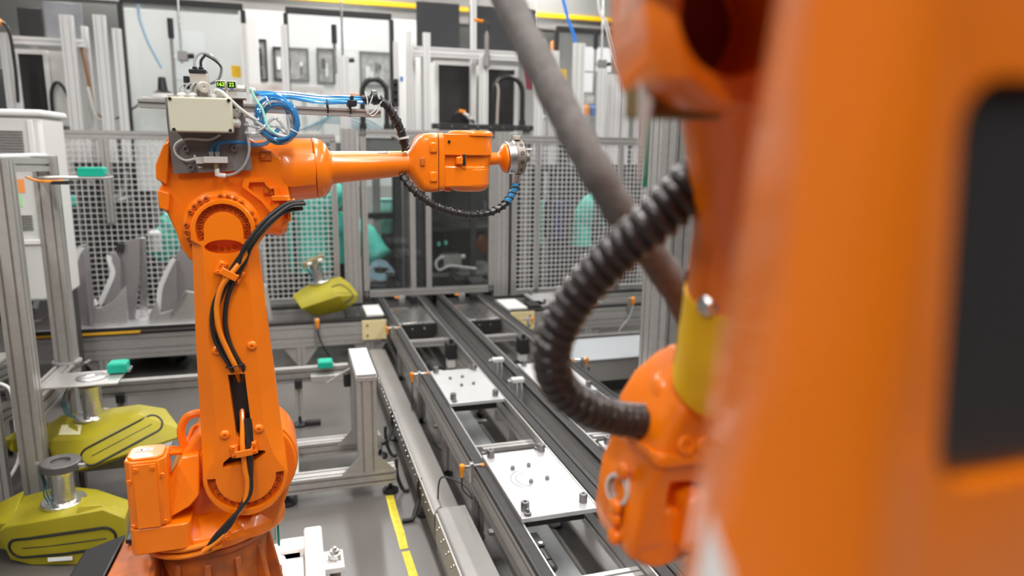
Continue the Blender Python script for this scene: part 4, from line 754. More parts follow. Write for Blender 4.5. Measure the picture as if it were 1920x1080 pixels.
for z in (1.235, 1.185, 1.168, 1.142): obj('wrist_nub', MB().lathe((0.404-0.0 if z > 1.2 else 0.396, 0.79, z), (-1, 0, 0), [(0, 0.012), (0.007, 0.011), (0.010, 0.006), (0.010, 0.0001)], 12, False), ORANGE, wf)
obj('cream_ring', MB().lathe((0.408, 0.80, 1.205), (-1, -0.3, 0.1), [(0, 0.017), (0, 0.022), (0.012, 0.022), (0.012, 0.017)], 20, False), MATS['pale_gasket'], wf)
# ribbed hose
hpts = smooth_path([(0.42, 0.615, 1.645), (0.396, 0.640, 1.623), (0.379, 0.651, 1.601), (0.354, 0.664, 1.573), (0.327, 0.687, 1.539), (0.300, 0.708, 1.498), (0.283, 0.726, 1.456), (0.279, 0.740, 1.415), (0.297, 0.758, 1.372), (0.338, 0.770, 1.336), (0.393, 0.790, 1.309), (0.439, 0.804, 1.296)], 8)
def resample(path, step):
    L = [0]
    for i in range(1, len(path)): L.append(L[-1]+(path[i]-path[i-1]).length)
    out = []; j = 0; n = int(L[-1]/step)
    for k in range(n+1):
        s = min(L[-1], k*step)
        while j < len(L)-2 and L[j+1] < s: j += 1
        out.append(path[j].lerp(path[j+1], (s-L[j])/max(1e-6, L[j+1]-L[j])))
    return out
hr = resample(hpts, 0.0012); rad = []
for i in range(len(hr)):
    ph = (i*0.0012/0.0148) % 1.0; rad.append((1.16-0.16*min(1, i/len(hr)*2))*(0.0172+0.0062*math.sqrt(max(0.0, math.sin(math.pi*ph)))))
obj('ribbed_hose', MB().tube(hr, 0.02, 18, rad=rad), mat('black_hose', (0.03, 0.026, 0.026), 0.26), FG, ang=80)
sl = smooth_path([(0.25, 1.2, 4.98), (0.26, 1.12, 3.4), (0.268, 1.05, 2.4), (0.274, 1.01, 2.05), (0.279, 0.976, 1.888), (0.285, 0.929, 1.826), (0.300, 0.868, 1.757), (0.318, 0.817, 1.691), (0.343, 0.774, 1.624), (0.385, 0.770, 1.564), (0.444, 0.793, 1.506), (0.505, 0.825, 1.44), (0.535, 0.825, 1.375)], 8)
r2 = random.Random(5); sr = [0.0205+r2.uniform(-0.0006, 0.0009)+0.0006*math.sin(i*1.1) for i in range(len(sl))]
obj('cable_sleeve', MB().tube(sl, 0.017, 16, rad=sr), mat('grey_fabric_sleeve', (0.135, 0.125, 0.12), 0.8, noise=0.3, scale=60, bump=0.4, bscale=120), FG, ang=80)
# ================================================================ frames, duct and parts around the robot
def hull(pts):
    bm = bmesh.new()
    for p in pts: bm.verts.new(p)
    r = bmesh.ops.convex_hull(bm, input=bm.verts)
    for v in [v for v in bm.verts if not v.link_faces]: bm.verts.remove(v)
    bmesh.ops.dissolve_limit(bm, angle_limit=math.radians(4), verts=bm.verts, edges=bm.edges)
    bm.verts.index_update(); mb = MB(); mb.add([v.co[:] for v in bm.verts], [[v.index for v in f.verts] for f in bm.faces]); bm.free(); return mb
from mathutils.bvhtree import BVHTree
def lay_on(mb, pts, d, lift=0.0):
    """drop points along d onto the surface of a solid"""
    t = BVHTree.FromPolygons([Vector(v) for v in mb.v], [list(f) for f in mb.f]); d = Vector(d).normalized(); out = []
    for p in pts:
        h = t.ray_cast(Vector(p)-d*0.5, d)
        if h[0] is not None: out.append(h[0]-d*lift)
    return out
def race_pts(a, b, h, up):
    a, b = Vector(a), Vector(b); u = (b-a).normalized(); up = Vector(up); up = (up-u*up.dot(u)).normalized(); pts = []
    for k in range(-90, 91, 15): pts.append(b+(u*math.cos(math.radians(k))+up*math.sin(math.radians(k)))*h/2)
    for j in range(1, 8): pts.append(b.lerp(a, j/8)+up*h/2)
    for k in range(90, 271, 15): pts.append(a+(u*math.cos(math.radians(k))+up*math.sin(math.radians(k)))*h/2)
    for j in range(1, 8): pts.append(a.lerp(b, j/8)-up*h/2)
    return pts+[pts[0]]
FOOT = mesh_of('levelling_foot', MB().lathe((0, 0, 0), (0, 0, 1), [(0, 0.038), (0.012, 0.040), (0.02, 0.026), (0.026, 0.009), (0.065, 0.009)], 16), BLACKP)
# --- aluminium stand beside the conveyor
st = thing('profile_stand', 'aluminium profile stand with bright flat top beside the cable duct', 'stand', (0.1, 3.42, 0))
for y in (3.245, 3.655): obj('base_beam', MB().slot((-0.42, y, 0.098), (0.424 if y < 3.4 else 0.40, y, 0.098), 0.09, 0.068, nw=2, nh=2), ALU, st)
obj('base_beam', MB().slot((-0.055, 3.29, 0.098), (-0.055, 3.61, 0.098), 0.06, 0.06, nw=1, nh=1), ALU, st)
for y, top in ((3.245, 0.585), (3.60, 0.585)):
    p = obj('post', MB().slot((0.294, y, 0.132), (0.294, y, top), 0.09, 0.09, (0, 1, 0), nw=2, nh=2), ALU, st)
    for s in (-1, 1): obj('gusset', MB().prism([(0.294+s*0.045, 0.132), (0.294+s*0.045, 0.215), (0.294+s*0.125, 0.132)], y-0.043, y-0.038), ALU, p)
obj('top_plate', MB().box(0.246, 0.342, 3.198, 3.65, 0.585, 0.606), ALU, st, 0.002); obj('top_skin', MB().box(0.247, 0.341, 3.199, 3.649, 0.6065, 0.622), PLATE, st, 0.003)
for x in (0.40, -0.08, -0.4):
    for y in (3.245, 3.655): inst('levelling_foot', FOOT, (x, y, 0), st)
for p0 in ((0.43, 3.24), (0.43, 3.66)):
    b = obj('floor_bracket', MB().tube(smooth_path([(p0[0], p0[1], 0.17), (p0[0]+0.002, p0[1], 0.09), (p0[0]+0.015, p0[1]-0.01, 0.04), (p0[0]+0.03, p0[1]-0.02, 0.012), (p0[0]+0.055, p0[1]-0.03, 0.010)], 4), 0.009, 8), BLACKM, st)
obj('clamp', MB().box(0.215, 0.249, 3.57, 3.63, 0.44, 0.51), BLACKP, st, 0.004)
obj('brace', MB().bar((0.13, 3.60, 0.46), (0.249, 3.60, 0.53), 0.02, 0.006), STEEL, st)
# --- long low beam with legs
bm_ = thing('support_beam', 'long low aluminium beam on legs behind the robot, green sensor on top', 'beam', (-0.5, 4.2, 0))
obj('beam', MB().slot((-1.75, 4.225, 0.32), (0.28, 4.225, 0.32), 0.05, 0.08, nw=1, nh=2), ALU_D, bm_); obj('beam_top', MB().box(-1.75, 0.28, 4.2, 4.25, 0.3605, 0.366), ALU, bm_)
for x in (-0.01, -0.95, -1.6):
    l = obj('leg', MB().slot((x, 4.225, 0.065), (x, 4.225, 0.279), 0.045, 0.045, (0, 1, 0)), ALU, bm_)
    inst('levelling_foot', FOOT, (x, 4.225, 0), l); obj('leg_joint', MB().box(x-0.022, x+0.022, 4.175, 4.2, 0.25, 0.30), BLACKP, l, 0.003)
    obj('floor_lug', MB().box(x+0.03, x+0.12, 4.20, 4.24, 0.0, 0.03), BLACKM, l, 0.006)
obj('side_shelf', MB().box(0.06, 0.25, 4.14, 4.199, 0.29, 0.33), ALU, bm_, 0.003)
def green_box(x0, x1, y0, y1, z0, z1, label):
    t = thing('sensor_reflector', label, 'sensor', ((x0+x1)/2, (y0+y1)/2, z0), 'green reflector blocks')
    obj('housing', MB().box(x0, x1, y0, y1, z0, z1), GREEN, t, 0.004); obj('face', MB().box(x0+0.008, x1-0.008, y0+0.006, y1-0.006, z1, z1+0.003), mat('green_lens', (0.02, 0.5, 0.34), 0.2), t, 0.001)
    obj('clip', MB().box(x1-0.001, x1+0.012, y0+0.01, y1-0.01, z0, z0+0.012), STEEL, t)
green_box(0.105, 0.19, 4.155, 4.24, 0.3665, 0.405, 'small green block on the low beam beside the stand')
# --- cable duct on the floor
du = thing('cable_duct', 'long grey sheet-metal cable duct running along the conveyor', 'duct', (0.57, 3.6, 0))
obj('channel', MB().prism([(0.52, 0.02), (0.505, 0.05), (0.50, 0.16), (0.515, 0.168), (0.578, 0.166), (0.622, 0.158), (0.625, 0.02)], 2.66, 5.2, 'y'), SHEET, du, 0.003)
obj('lid_edge', MB().box(0.5, 0.506, 2.66, 5.15, 0.163, 0.172), ALU, du)
cov = obj('duct_cover', MB().prism([(0.512, 0.0), (0.512, 0.19), (0.52, 0.198), (0.634, 0.198), (0.638, 0.0)], 1.2, 2.655, 'y'), GREYP, du, 0.004)
obj('perforated_strip', MB().box(0.505, 0.5115, 1.2, 2.64, 0.06, 0.185), ALU, cov)
for k in range(28): inst('screw', SCREW, (0.505, 2.6-0.045*k, 0.165 if k % 2 else 0.13), cov, Vector((-1, 0, 0)))
for k in range(30): inst('screw', SCREW, (0.5, 2.75+0.07*k, 0.14), du, Vector((-1, 0, 0)))
obj('cover_edge', MB().tube(smooth_path([(0.512, 2.656, 0.08), (0.508, 2.657, 0.14), (0.513, 2.657, 0.185), (0.53, 2.657, 0.199)]), 0.003, 6), BLACKP, cov)
for y in (2.98, 3.87):
    obj('floor_bracket', MB().tube(smooth_path([(0.505, y+0.02, 0.17), (0.498, y+0.02, 0.13), (0.495, y+0.01, 0.08), (0.47, y-0.03, 0.03), (0.455, y-0.05, 0.012), (0.41, y-0.05, 0.010)], 4), 0.010, 8), BLACKM, du)
    inst('levelling_foot', FOOT, (0.52, y, 0), du)
for y in (3.3, 4.2, 4.9): inst('levelling_foot', FOOT, (0.58, y, 0), du)
# --- near left frame (light-curtain gate)
fr1 = thing('light_gate', 'tall aluminium profile gate frame standing at the left edge', 'frame', (-1.148, 3.75, 0))
for y in (3.46, 4.055):
    p = obj('post', MB().slot((-1.148, y, 0.05 if y < 3.8 else 0.535), (-1.148, y, 1.589), 0.09, 0.09, (0, 1, 0), nw=2, nh=2), ALU, fr1)
    if y < 3.8: obj('base_plate', MB().box(-1.22, -1.08, 3.39, 3.53, 0, 0.05), ALU_D, p, 0.003)
obj('post', MB().slot((-1.148, 4.055, 0.05), (-1.148, 4.055, 0.445), 0.06, 0.06, (0, 1, 0)), ALU, fr1); obj('base_plate', MB().box(-1.21, -1.085, 3.99, 4.12, 0, 0.05), ALU_D, fr1, 0.003)
obj('lower_rail', MB().slot((-1.148, 3.506, 0.49), (-1.148, 4.11, 0.49), 0.09, 0.09, nw=2, nh=2), ALU, fr1); obj('post_collar', MB().lathe((-1.148, 4.055, 0.535), (0, 0, 1), [(0, 0.068), (0.012, 0.068), (0.014, 0.06)], 20), ALU, fr1)
obj('top_rail', MB().slot((-1.148, 3.506, 1.56), (-1.148, 4.095, 1.543), 0.06, 0.06), ALU, fr1)
obj('top_strip', MB().box(-1.186, -1.115, 3.50, 3.98, 1.592, 1.601), PAPER, fr1)
obj('corner_bracket', MB().bar((-1.10, 3.95, 0.525), (-1.02, 3.925, 0.57), 0.05, 0.012), ALU_D, fr1, 0.002)
sh = obj('sensor_shelf', MB().box(-1.105, -0.82, 3.765, 3.905, 1.487, 1.498), ALU, fr1, 0.003)
obj('shelf_cable', MB().tube(smooth_path([(-1.135, 3.72, 1.50), (-1.097, 3.74, 1.482), (-1.04, 3.757, 1.478), (-1.0, 3.767, 1.480)]), 0.006, 6), ORPL, sh); obj('shelf_plug', MB().box(-1.05, -0.976, 3.75, 3.785, 1.464, 1.481), BLACKP, sh, 0.003)
sh2 = obj('lower_shelf', MB().box(-1.105, -0.80, 3.50, 3.72, 0.566, 0.577), ALU, fr1, 0.003)
obj('shelf_disc', MB().lathe((-0.93, 3.61, 0.577), (0, 0, 1), [(0, 0.062), (0.005, 0.065), (0.006, 0.06), (0.006, 0.03), (0.003, 0.028), (0.003, 0.0001)], 28, False), STEEL, sh2)
obj('shelf_hub', MB().lathe((-0.935, 3.60, 0.566), (0, 0, -1), [(0, 0.06), (0.004, 0.06)], 20), mat('rusty_hub', (0.15, 0.09, 0.06), 0.5, metal=0.4), sh2)
green_box(-0.949, -0.837, 3.794, 3.869, 1.4985, 1.539, 'green block on the high shelf in front of the mesh fence')
green_box(-0.868, -0.785, 3.625, 3.71, 0.5835, 0.627, 'green block on the low shelf above the yellow part')
# --- left side cabinet with louvres and mesh gate panel at the frame edge
lc = thing('louvred_cabinet', 'pale cabinet with louvred grilles at the left edge', 'cabinet', (-1.765, 5.1, 0))
obj('body', MB().box(-2.015, -1.385, 4.9, 5.35, 0.7, 1.80), mat('pale_grey_enamel', (0.70, 0.69, 0.67), 0.5), lc, 0.02); obj('top', MB().box(-2.035, -1.365, 4.88, 5.37, 1.80, 1.84), WHITEP, lc, 0.015)
for z0, n in ((1.60, 8), (1.14, 6)):
    for k in range(n): obj('louvre', MB().box(-1.865, -1.485, 4.888, 4.9, z0+0.016*k, z0+0.016*k+0.007), ALU_D, lc)
obj('door_frame', MB().box(-1.965, -1.425, 4.885, 4.9, 1.50, 1.53).box(-1.965, -1.425, 4.885, 4.9, 1.05, 1.08).box(-1.455, -1.425, 4.885, 4.9, 1.05, 1.78), WHITEP, lc, 0.004)
obj('sticker', MB().box(-1.565, -1.505, 4.896, 4.8995, 1.36, 1.44), mat('orange_sticker', (0.95, 0.35, 0.1), 0.6), lc); obj('sticker', MB().box(-1.595, -1.525, 4.896, 4.8993, 1.28, 1.35), mat('green_sticker', (0.45, 0.8, 0.4), 0.6), lc)
for x in (-1.965, -1.425): obj('leg', MB().box(x-0.03, x+0.03, 4.93, 5.3, 0, 0.7), DARK, lc)
def wire_mesh(name, parent, o, u, v, nu, nv, t=0.006, m=None, s0=0.0):
    """crossing wires from o along u (nu gaps) and v (nv gaps)"""
    mb = MB(); o, u, v = Vector(o), Vector(u), Vector(v); n = u.cross(v).normalized()
    for i in range(nu+1): p = o+u*i/nu; mb.sweep(p, p+v, [(-t/2, -t/2), (t/2, -t/2), (t/2, t/2), (-t/2, t/2)], n, False)
    for i in range(nv+1): p = o+v*i/nv+n*t*0.8; mb.sweep(p, p+u, [(-t/2, -t/2), (t/2, -t/2), (t/2, t/2), (-t/2, t/2)], n, False)
    return obj(name, mb, m or MESHM, parent, kind='stuff')
MESHM = mat('galvanised_wire', (0.74, 0.73, 0.72), 0.45, metal=0.2)
sg = thing('side_gate', 'cream mesh gate panel cut by the left edge of the photo', 'fence', (-1.32, 3.6, 0))
obj('lower_bar', MB().slot((-1.34, 2.6, 0.62), (-1.34, 3.66, 0.62), 0.05, 0.06), ALU, sg); obj('upper_bar', MB().slot((-1.34, 2.6, 1.60), (-1.34, 3.66, 1.60), 0.05, 0.06), ALU, sg)
wire_mesh('wire_mesh', sg, (-1.345, 2.6, 0.65), (0, 1.06, 0), (0, 0, 0.92), 36, 32, 0.005, mat('cream_wire', (0.72, 0.70, 0.62), 0.5))
for y in (2.6, 3.63): obj('stile', MB().slot((-1.34, y, 0.0), (-1.34, y, 1.57), 0.045, 0.045, (0, 1, 0)), ALU, sg)
lb = thing('side_bench', 'grey profile bench low behind the left gate frame', 'bench', (-1.75, 4.0, 0))
for z in (0.28, 0.5): obj('rail', MB().slot((-1.8, 3.0, z), (-1.42, 4.3, z), 0.08, 0.08), ALU_D, lb)
for p in ((-1.78, 3.1), (-1.45, 4.2)): obj('leg', MB().slot((p[0], p[1], 0), (p[0], p[1], 0.54), 0.06, 0.06, (0, 1, 0)), ALU_D, lb)
obj('tabletop', MB().box(-2.3, -1.45, 3.1, 4.25, 0.541, 0.56), GREYP, lb, 0.004)
obj('white_hose', MB().tube(smooth_path([(-1.42, 3.95, 0.48), (-1.37, 3.93, 0.44), (-1.34, 3.85, 0.30), (-1.33, 3.78, 0.12), (-1.40, 3.5, 0.008)]), 0.008, 8), WHITEP, lb)
# --- yellow gripper castings
def spool(parent, p, ax_, h, ring=True):
    p, ax_ = Vector(p), Vector(ax_).normalized()
    s = obj('spool', MB().lathe(p, ax_, [(0, 0.082), (0.012, 0.083), (0.016, 0.080), (0.016, 0.046), (0.03, 0.042), (h-0.03, 0.042), (h-0.012, 0.046), (h, 0.05)], 30), STEEL, parent, 0.001)
    if ring:
        r = obj('changer_plate', MB().lathe(p+ax_*(h+0.0005), ax_, [(0, 0.055), (0.002, 0.074), (0.030, 0.074), (0.034, 0.070), (0.034, 0.036), (0.022, 0.034), (0.022, 0.0001)], 28, False), mat('dark_changer', (0.13, 0.125, 0.12), 0.4, metal=0.5), s, 0.001)
        side = ax_.cross(Vector((0.3, 1, 0))).normalized()
        for d in (1, -1): obj('connector', MB().cyl(p+ax_*(h+0.016)+side*0.07*d, p+ax_*(h+0.016)+side*0.098*d, 0.010, 10), STEEL, s)
    for k in range(3): obj('hose', MB().tube(smooth_path([p+ax_*h+Vector((-0.07, -0.02+0.012*k, 0.01)), p+ax_*h*0.7+Vector((-0.062, -0.02+0.012*k, 0)), p+ax_*0.05+Vector((-0.06+0.012*k, -0.025, 0)), p+ax_*0.02+Vector((-0.045+0.012*k, -0.03, 0))]), 0.003, 6), mat('dark_teal_hose', (0.03, 0.10, 0.11), 0.4), s)
    return s
# lower casting on the floor
y2 = thing('yellow_casting', 'yellow-green casting lying on the floor at bottom left with dark ring on its spool', 'machine part', (-0.93, 3.05, 0), 'yellow-green castings')
hb = hull([(-1.16, 3.02, 0.145), (-0.69, 2.935, 0.185), (-0.77, 2.94, 0.235), (-1.12, 2.99, 0.185), (-1.13, 3.03, 0.02), (-1.05, 3.0, 0.001), (-0.80, 2.93, 0.001), (-0.70, 2.92, 0.03), (-1.15, 3.30, 0.165), (-1.0, 3.28, 0.205), (-0.85, 3.2, 0.205), (-0.70, 3.1, 0.18), (-1.1, 3.28, 0.001), (-0.75, 3.15, 0.001), (-1.0, 3.0, 0.205)])
y2b = obj('body', hb, LIME, y2, 0.006)
obj('end_wedge', hull([(-1.12, 3.05, 0.17), (-1.30, 3.16, 0.12), (-1.31, 3.22, 0.14), (-1.15, 3.30, 0.19), (-1.12, 3.04, 0.05), (-1.26, 3.16, 0.03), (-1.14, 3.29, 0.02)]), LIME, y2, 0.004)
obj('top_ledge', hull([(-0.86, 2.955, 0.22), (-0.70, 2.95, 0.19), (-0.72, 3.06, 0.185), (-0.86, 3.03, 0.20), (-0.86, 2.965, 0.245), (-0.78, 2.965, 0.242), (-0.84, 3.03, 0.235)]), LIME, y2, 0.003)
obj('seal_groove', MB().tube(lay_on(hb, race_pts((-1.085, 2.98, 0.085), (-0.77, 2.93, 0.115), 0.085, (0, 0, 1)), (0.15, 1, -0.1), 0.001), 0.0055, 6), BLACKP, y2)
obj('slit', MB().tube(lay_on(hb, [Vector((-1.08+0.04*k, 2.95, 0.088+0.0028*k)) for k in range(9)], (0.15, 1, -0.1)), 0.002, 5), BLACKP, y2)
obj('sticker', MB().box(-0.0, 0.09, -0.001, 0.001, 0, 0.016, Matrix.Translation((-0.98, 2.957, 0.032)) @ Matrix.Rotation(-0.15, 4, 'Z')), PAPER, y2)
spool(y2, (-0.945, 3.10, 0.2055), (0.02, 0, 1), 0.15)
# upper casting on a rest
y1 = thing('yellow_casting', 'long yellow-green casting with pointed tail held behind the left gate post', 'machine part', (-0.93, 3.52, 0), 'yellow-green castings')
b1 = hull([(-1.16, 3.70, 0.33), (-1.10, 3.70, 0.375), (-0.95, 3.68, 0.39), (-0.74, 3.62, 0.425), (-0.62, 3.57, 0.41), (-0.525, 3.36, 0.375), (-0.53, 3.33, 0.35), (-0.715, 3.44, 0.438), (-0.92, 3.385, 0.362), (-0.945, 3.315, 0.25), (-0.93, 3.33, 0.235), (-0.55, 3.36, 0.33), (-1.08, 3.47, 0.25), (-1.12, 3.52, 0.32), (-1.15, 3.66, 0.22), (-0.7, 3.6, 0.25), (-1.0, 3.6, 0.2)])
obj('body', b1, LIME, y1, 0.006)
obj('tail', hull([(-1.10, 3.55, 0.33), (-1.365, 3.71, 0.27), (-1.30, 3.76, 0.30), (-1.12, 3.70, 0.35), (-1.30, 3.64, 0.24), (-1.10, 3.52, 0.24), (-1.12, 3.70, 0.22)]), LIME, y1, 0.004)
VD = (-0.21, 0.91, -0.36); RA, RB_ = (-0.898, 3.362, 0.29), (-0.656, 3.415, 0.394); LQ = [(-1.055, 3.478, 0.361), (-0.958, 3.449, 0.362), (-0.952, 3.456, 0.409), (-1.044, 3.484, 0.408)]
obj('seal_groove', MB().tube(lay_on(b1, race_pts(RA, RB_, 0.082, (0, 0.2, 1)), VD, 0.001), 0.005, 6), BLACKP, y1)
obj('slit', MB().tube(lay_on(b1, [Vector(RA).lerp(Vector(RB_), k/8) for k in range(9)], VD), 0.002, 5), BLACKP, y1)
lq = lay_on(b1, LQ, VD, 0.0015); lq2 = [p+Vector(VD).normalized()*0.001 for p in lq]
if len(lq) == 4: obj('paper_label', MB().add(lq+lq2, [(0,1,2,3),(7,6,5,4),(0,4,5,1),(1,5,6,2),(2,6,7,3),(3,7,4,0)]), mat('cream_label', (0.72, 0.68, 0.42), 0.6), y1)
obj('spool', MB().lathe((-0.935, 3.60, 0.388), (0, 0, 1), [(0, 0.082), (0.010, 0.083), (0.014, 0.080), (0.014, 0.046)], 30), STEEL, y1)
obj('spool_neck', MB().lathe((-0.935, 3.60, 0.40), (0, 0, 1), [(0, 0.046), (0.02, 0.042), (0.13, 0.042), (0.145, 0.047)], 26), STEEL, y1)
obj('spool_cap', MB().lathe((-0.935, 3.60, 0.545), (0, 0, 1), [(0, 0.056), (0.014, 0.056), (0.016, 0.05)], 26), MATS['rusty_hub'], y1)
for k in range(3): obj('hose', MB().tube(smooth_path([(-1.02, 3.60, 0.55), (-1.045, 3.58, 0.50), (-1.04+0.01*k, 3.56, 0.43), (-0.99, 3.54, 0.41)]), 0.003, 6), MATS['dark_teal_hose'], y1)
rs = thing('part_rest', 'low grey ribbed trestle under the long yellow casting', 'stand', (-0.85, 3.6, 0))
obj('top', MB().box(-1.07, -0.62, 3.52, 3.72, 0.15, 0.198), ALU_D, rs, 0.003)
for x in (-1.04, -0.68):
    for y in (3.55, 3.69): obj('leg', MB().slot((x, y, 0), (x, y, 0.15), 0.045, 0.045, (0, 1, 0)), ALU_D, rs)
obj('ribbed_mat', MB().box(-0.61, -0.44, 3.40, 3.75, 0.0, 0.05), ALU, rs, 0.003)
for k in range(6): obj('rib', MB().box(-0.605+0.029*k, -0.595+0.029*k, 3.40, 3.75, 0.05, 0.058), ALU, rs)
# tilted casting on the cross conveyor
y3 = thing('yellow_casting', 'tilted yellow-green casting on the cross conveyor in front of the mesh', 'machine part', (0.23, 5.62, BZ), 'yellow-green castings')
h3 = hull([(-0.03, 5.593, 0.522), (0.042, 5.685, 0.557), (0.26, 5.573, 0.600), (0.309, 5.417, 0.541), (0.034, 5.482, 0.442), (0.129, 5.557, 0.362), (0.16, 5.55, 0.3605), (0.34, 5.52, 0.400), (0.357, 5.49, 0.447), (0.348, 5.765, 0.63), (0.417, 5.681, 0.584), (0.473, 5.594, 0.505), (0.452, 5.569, 0.454), (0.10, 5.85, 0.56), (0.40, 5.82, 0.50), (0.2, 5.8, 0.3605), (0.0, 5.75, 0.45)])
obj('body', h3, LIME, y3, 0.006)
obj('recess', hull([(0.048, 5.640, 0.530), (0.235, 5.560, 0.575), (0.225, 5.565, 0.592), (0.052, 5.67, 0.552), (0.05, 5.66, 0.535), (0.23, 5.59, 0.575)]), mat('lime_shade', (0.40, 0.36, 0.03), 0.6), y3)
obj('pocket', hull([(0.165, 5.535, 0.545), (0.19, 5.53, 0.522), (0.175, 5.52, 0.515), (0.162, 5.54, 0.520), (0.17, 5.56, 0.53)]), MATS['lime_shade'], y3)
VD3 = (0.10, 0.97, -0.2)
obj('seal_groove', MB().tube(lay_on(h3, smooth_path([(0.270, 5.565, 0.583), (0.295, 5.565, 0.594), (0.335, 5.60, 0.592), (0.375, 5.60, 0.570), (0.415, 5.565, 0.535), (0.420, 5.535, 0.510), (0.40, 5.51, 0.49), (0.355, 5.475, 0.477)]), VD3, 0.001), 0.006, 6), BLACKP, y3)
obj('slit', MB().tube(lay_on(h3, [Vector((0.30+0.0125*k, 5.5, 0.548-0.0006*k)) for k in range(9)], VD3), 0.0025, 5), BLACKP, y3)
a3 = Vector((-0.037, 0.0, 0.176)).normalized()
s3 = spool(y3, (0.185, 5.72, 0.592), a3, 0.16, False)
obj('clamp_head', MB().box(-0.09, 0.09, -0.05, 0.05, 0, 0.035, Matrix.Translation((0.147, 5.715, 0.757)) @ Matrix.Rotation(-0.42, 4, 'Y')), mat('bronze_clamp', (0.30, 0.25, 0.13), 0.45, metal=0.4), s3, 0.004)
for dx, dz in ((-0.05, -0.012), (0.03, 0.014)): obj('clamp_nut', MB().cyl((0.147+dx, 5.66, 0.765+dz), (0.147+dx+0.03, 5.655, 0.765+dz+0.008), 0.012, 8), WHITEP, s3)
# --- nest fixtures with curved plates on the left of the cross conveyor
TBL = 0.365
tbl = thing('fixture_table', 'flat metal fixture plate on the left cross conveyor with yellow strip', 'table', (-1.2, 5.6, BZ))
obj('plate', MB().box(-1.78, -0.45, 5.362, 5.93, TBL+0.0, 0.405), PLATE, tbl, 0.002); obj('front_bar', MB().box(-1.78, -0.45, 5.345, 5.3615, 0.378, 0.404), BLACKM, tbl, 0.002)
obj('yellow_strip', MB().box(-1.72, -1.05, 5.34, 5.3615, 0.360, 0.377), mat('amber_strip', (0.75, 0.40, 0.02), 0.5), tbl, 0.002)
STRIP = mat('lit_edge_strip', (0.82, 0.81, 0.80), 0.35, metal=0.3)  # light on the plate edges put into the strips' brighter colour
CV = mat('bent_grey_sheet', (0.33, 0.31, 0.315), 0.36, metal=0.45, noise=0.06)
def fixture(label, sheets, loc):
    t = thing('nest_fixture', label, 'fixture', loc, 'curved nest fixtures')
    for nm, poly, y0, y1, m in sheets:
        pt = obj(nm, MB().prism(poly, y0, y1), m, t, 0.003)
        if nm == 'curved_plate':
            edge = poly[:-2] if poly[0][1] > 0.42 else poly[1:-2]
            edge = [p for p in edge if p[1] > 0.46][:17]
            obj('edge_strip', MB().loft([[(x-0.004, y0-0.006, z), (x+0.026, y0-0.006, z-0.012), (x+0.026, y0, z-0.012), (x-0.004, y0, z)] for x, z in edge]), STRIP, pt)
    return t
def curve(pts, k=5): return [(p.x, p.y) for p in smooth_path([(x, z, 0) for x, z in pts], k)]
T0 = 0.4055
f1 = fixture('curved metal nest fixture partly behind the left gate post', [
    ('curved_plate', curve([(-1.745, 0.53), (-1.70, 0.655), (-1.64, 0.76), (-1.56, 0.83)])+[(-1.56, T0), (-1.745, T0)], 5.56, 5.64, CV),
    ('curved_plate', [(-1.49, T0)]+curve([(-1.487, 0.70), (-1.46, 0.83), (-1.42, 0.93), (-1.395, 0.955)])+[(-1.378, 0.89), (-1.385, T0)], 5.48, 5.62, CV),
    ('top_clip', [(-1.51, 0.90), (-1.40, 0.935), (-1.405, 0.955), (-1.51, 0.92)], 5.64, 5.70, STEEL),
    ('base_block', [(-1.72, T0), (-1.60, T0), (-1.60, 0.53), (-1.66, 0.47), (-1.72, 0.46)], 5.41, 5.45, ALU)], (-1.55, 5.55, T0))
f2 = fixture('curved metal nest fixture with tall back plate left of the robot arm', [
    ('curved_plate', curve([(-1.325, 0.555), (-1.262, 0.681), (-1.222, 0.78), (-1.237, 0.86)])+[(-1.235, 0.895), (-1.19, 0.915), (-1.168, 0.855), (-1.18, 0.62), (-1.25, 0.54)], 5.47, 5.53, CV),
    ('back_plate', [(-1.22, T0)]+curve([(-1.19, 0.86), (-1.15, 0.955), (-1.05, 1.0)])+[(-1.07, 0.72), (-1.125, T0)], 5.58, 5.62, CV),
    ('base_block', [(-1.354, T0), (-1.355, 0.545), (-1.30, 0.535), (-1.223, 0.571), (-1.13, 0.68), (-1.135, T0)], 5.41, 5.44, ALU),
    ('rubber_stop', [(-1.21, 0.90), (-1.15, 0.90), (-1.14, 0.96), (-1.18, 0.97)], 5.54, 5.575, BLACKM),
    ('end_post', [(-1.10, T0), (-1.06, 0.99), (-1.022, 0.99), (-1.05, T0)], 5.64, 5.69, STEEL),
    ('white_pad', [(-1.335, 0.555), (-1.315, 0.555), (-1.318, 0.60), (-1.33, 0.60)], 5.40, 5.43, WHITEP)], (-1.2, 5.55, T0))
f3 = fixture('curved metal nest fixture half hidden by the robot lower arm', [
    ('curved_plate', [(-0.965, T0)]+curve([(-0.958, 0.477), (-0.936, 0.635), (-0.897, 0.736), (-0.835, 0.855)])+[(-0.81, 0.84), (-0.83, T0)], 5.47, 5.55, CV),
    ('back_plate', [(-0.845, T0), (-0.815, 0.88), (-0.754, 0.935), (-0.66, 0.93), (-0.66, T0)], 5.58, 5.62, CV),
    ('base_block', [(-1.0, T0), (-0.995, 0.473), (-0.94, 0.565), (-0.925, 0.475), (-0.84, 0.50), (-0.745, 0.63), (-0.66, 0.61), (-0.66, T0)], 5.41, 5.44, ALU),
    ('side_strap', [(-0.855, 0.47), (-0.84, 0.465), (-0.735, 0.62), (-0.745, 0.64)], 5.39, 5.408, STEEL)], (-0.83, 5.55, T0))
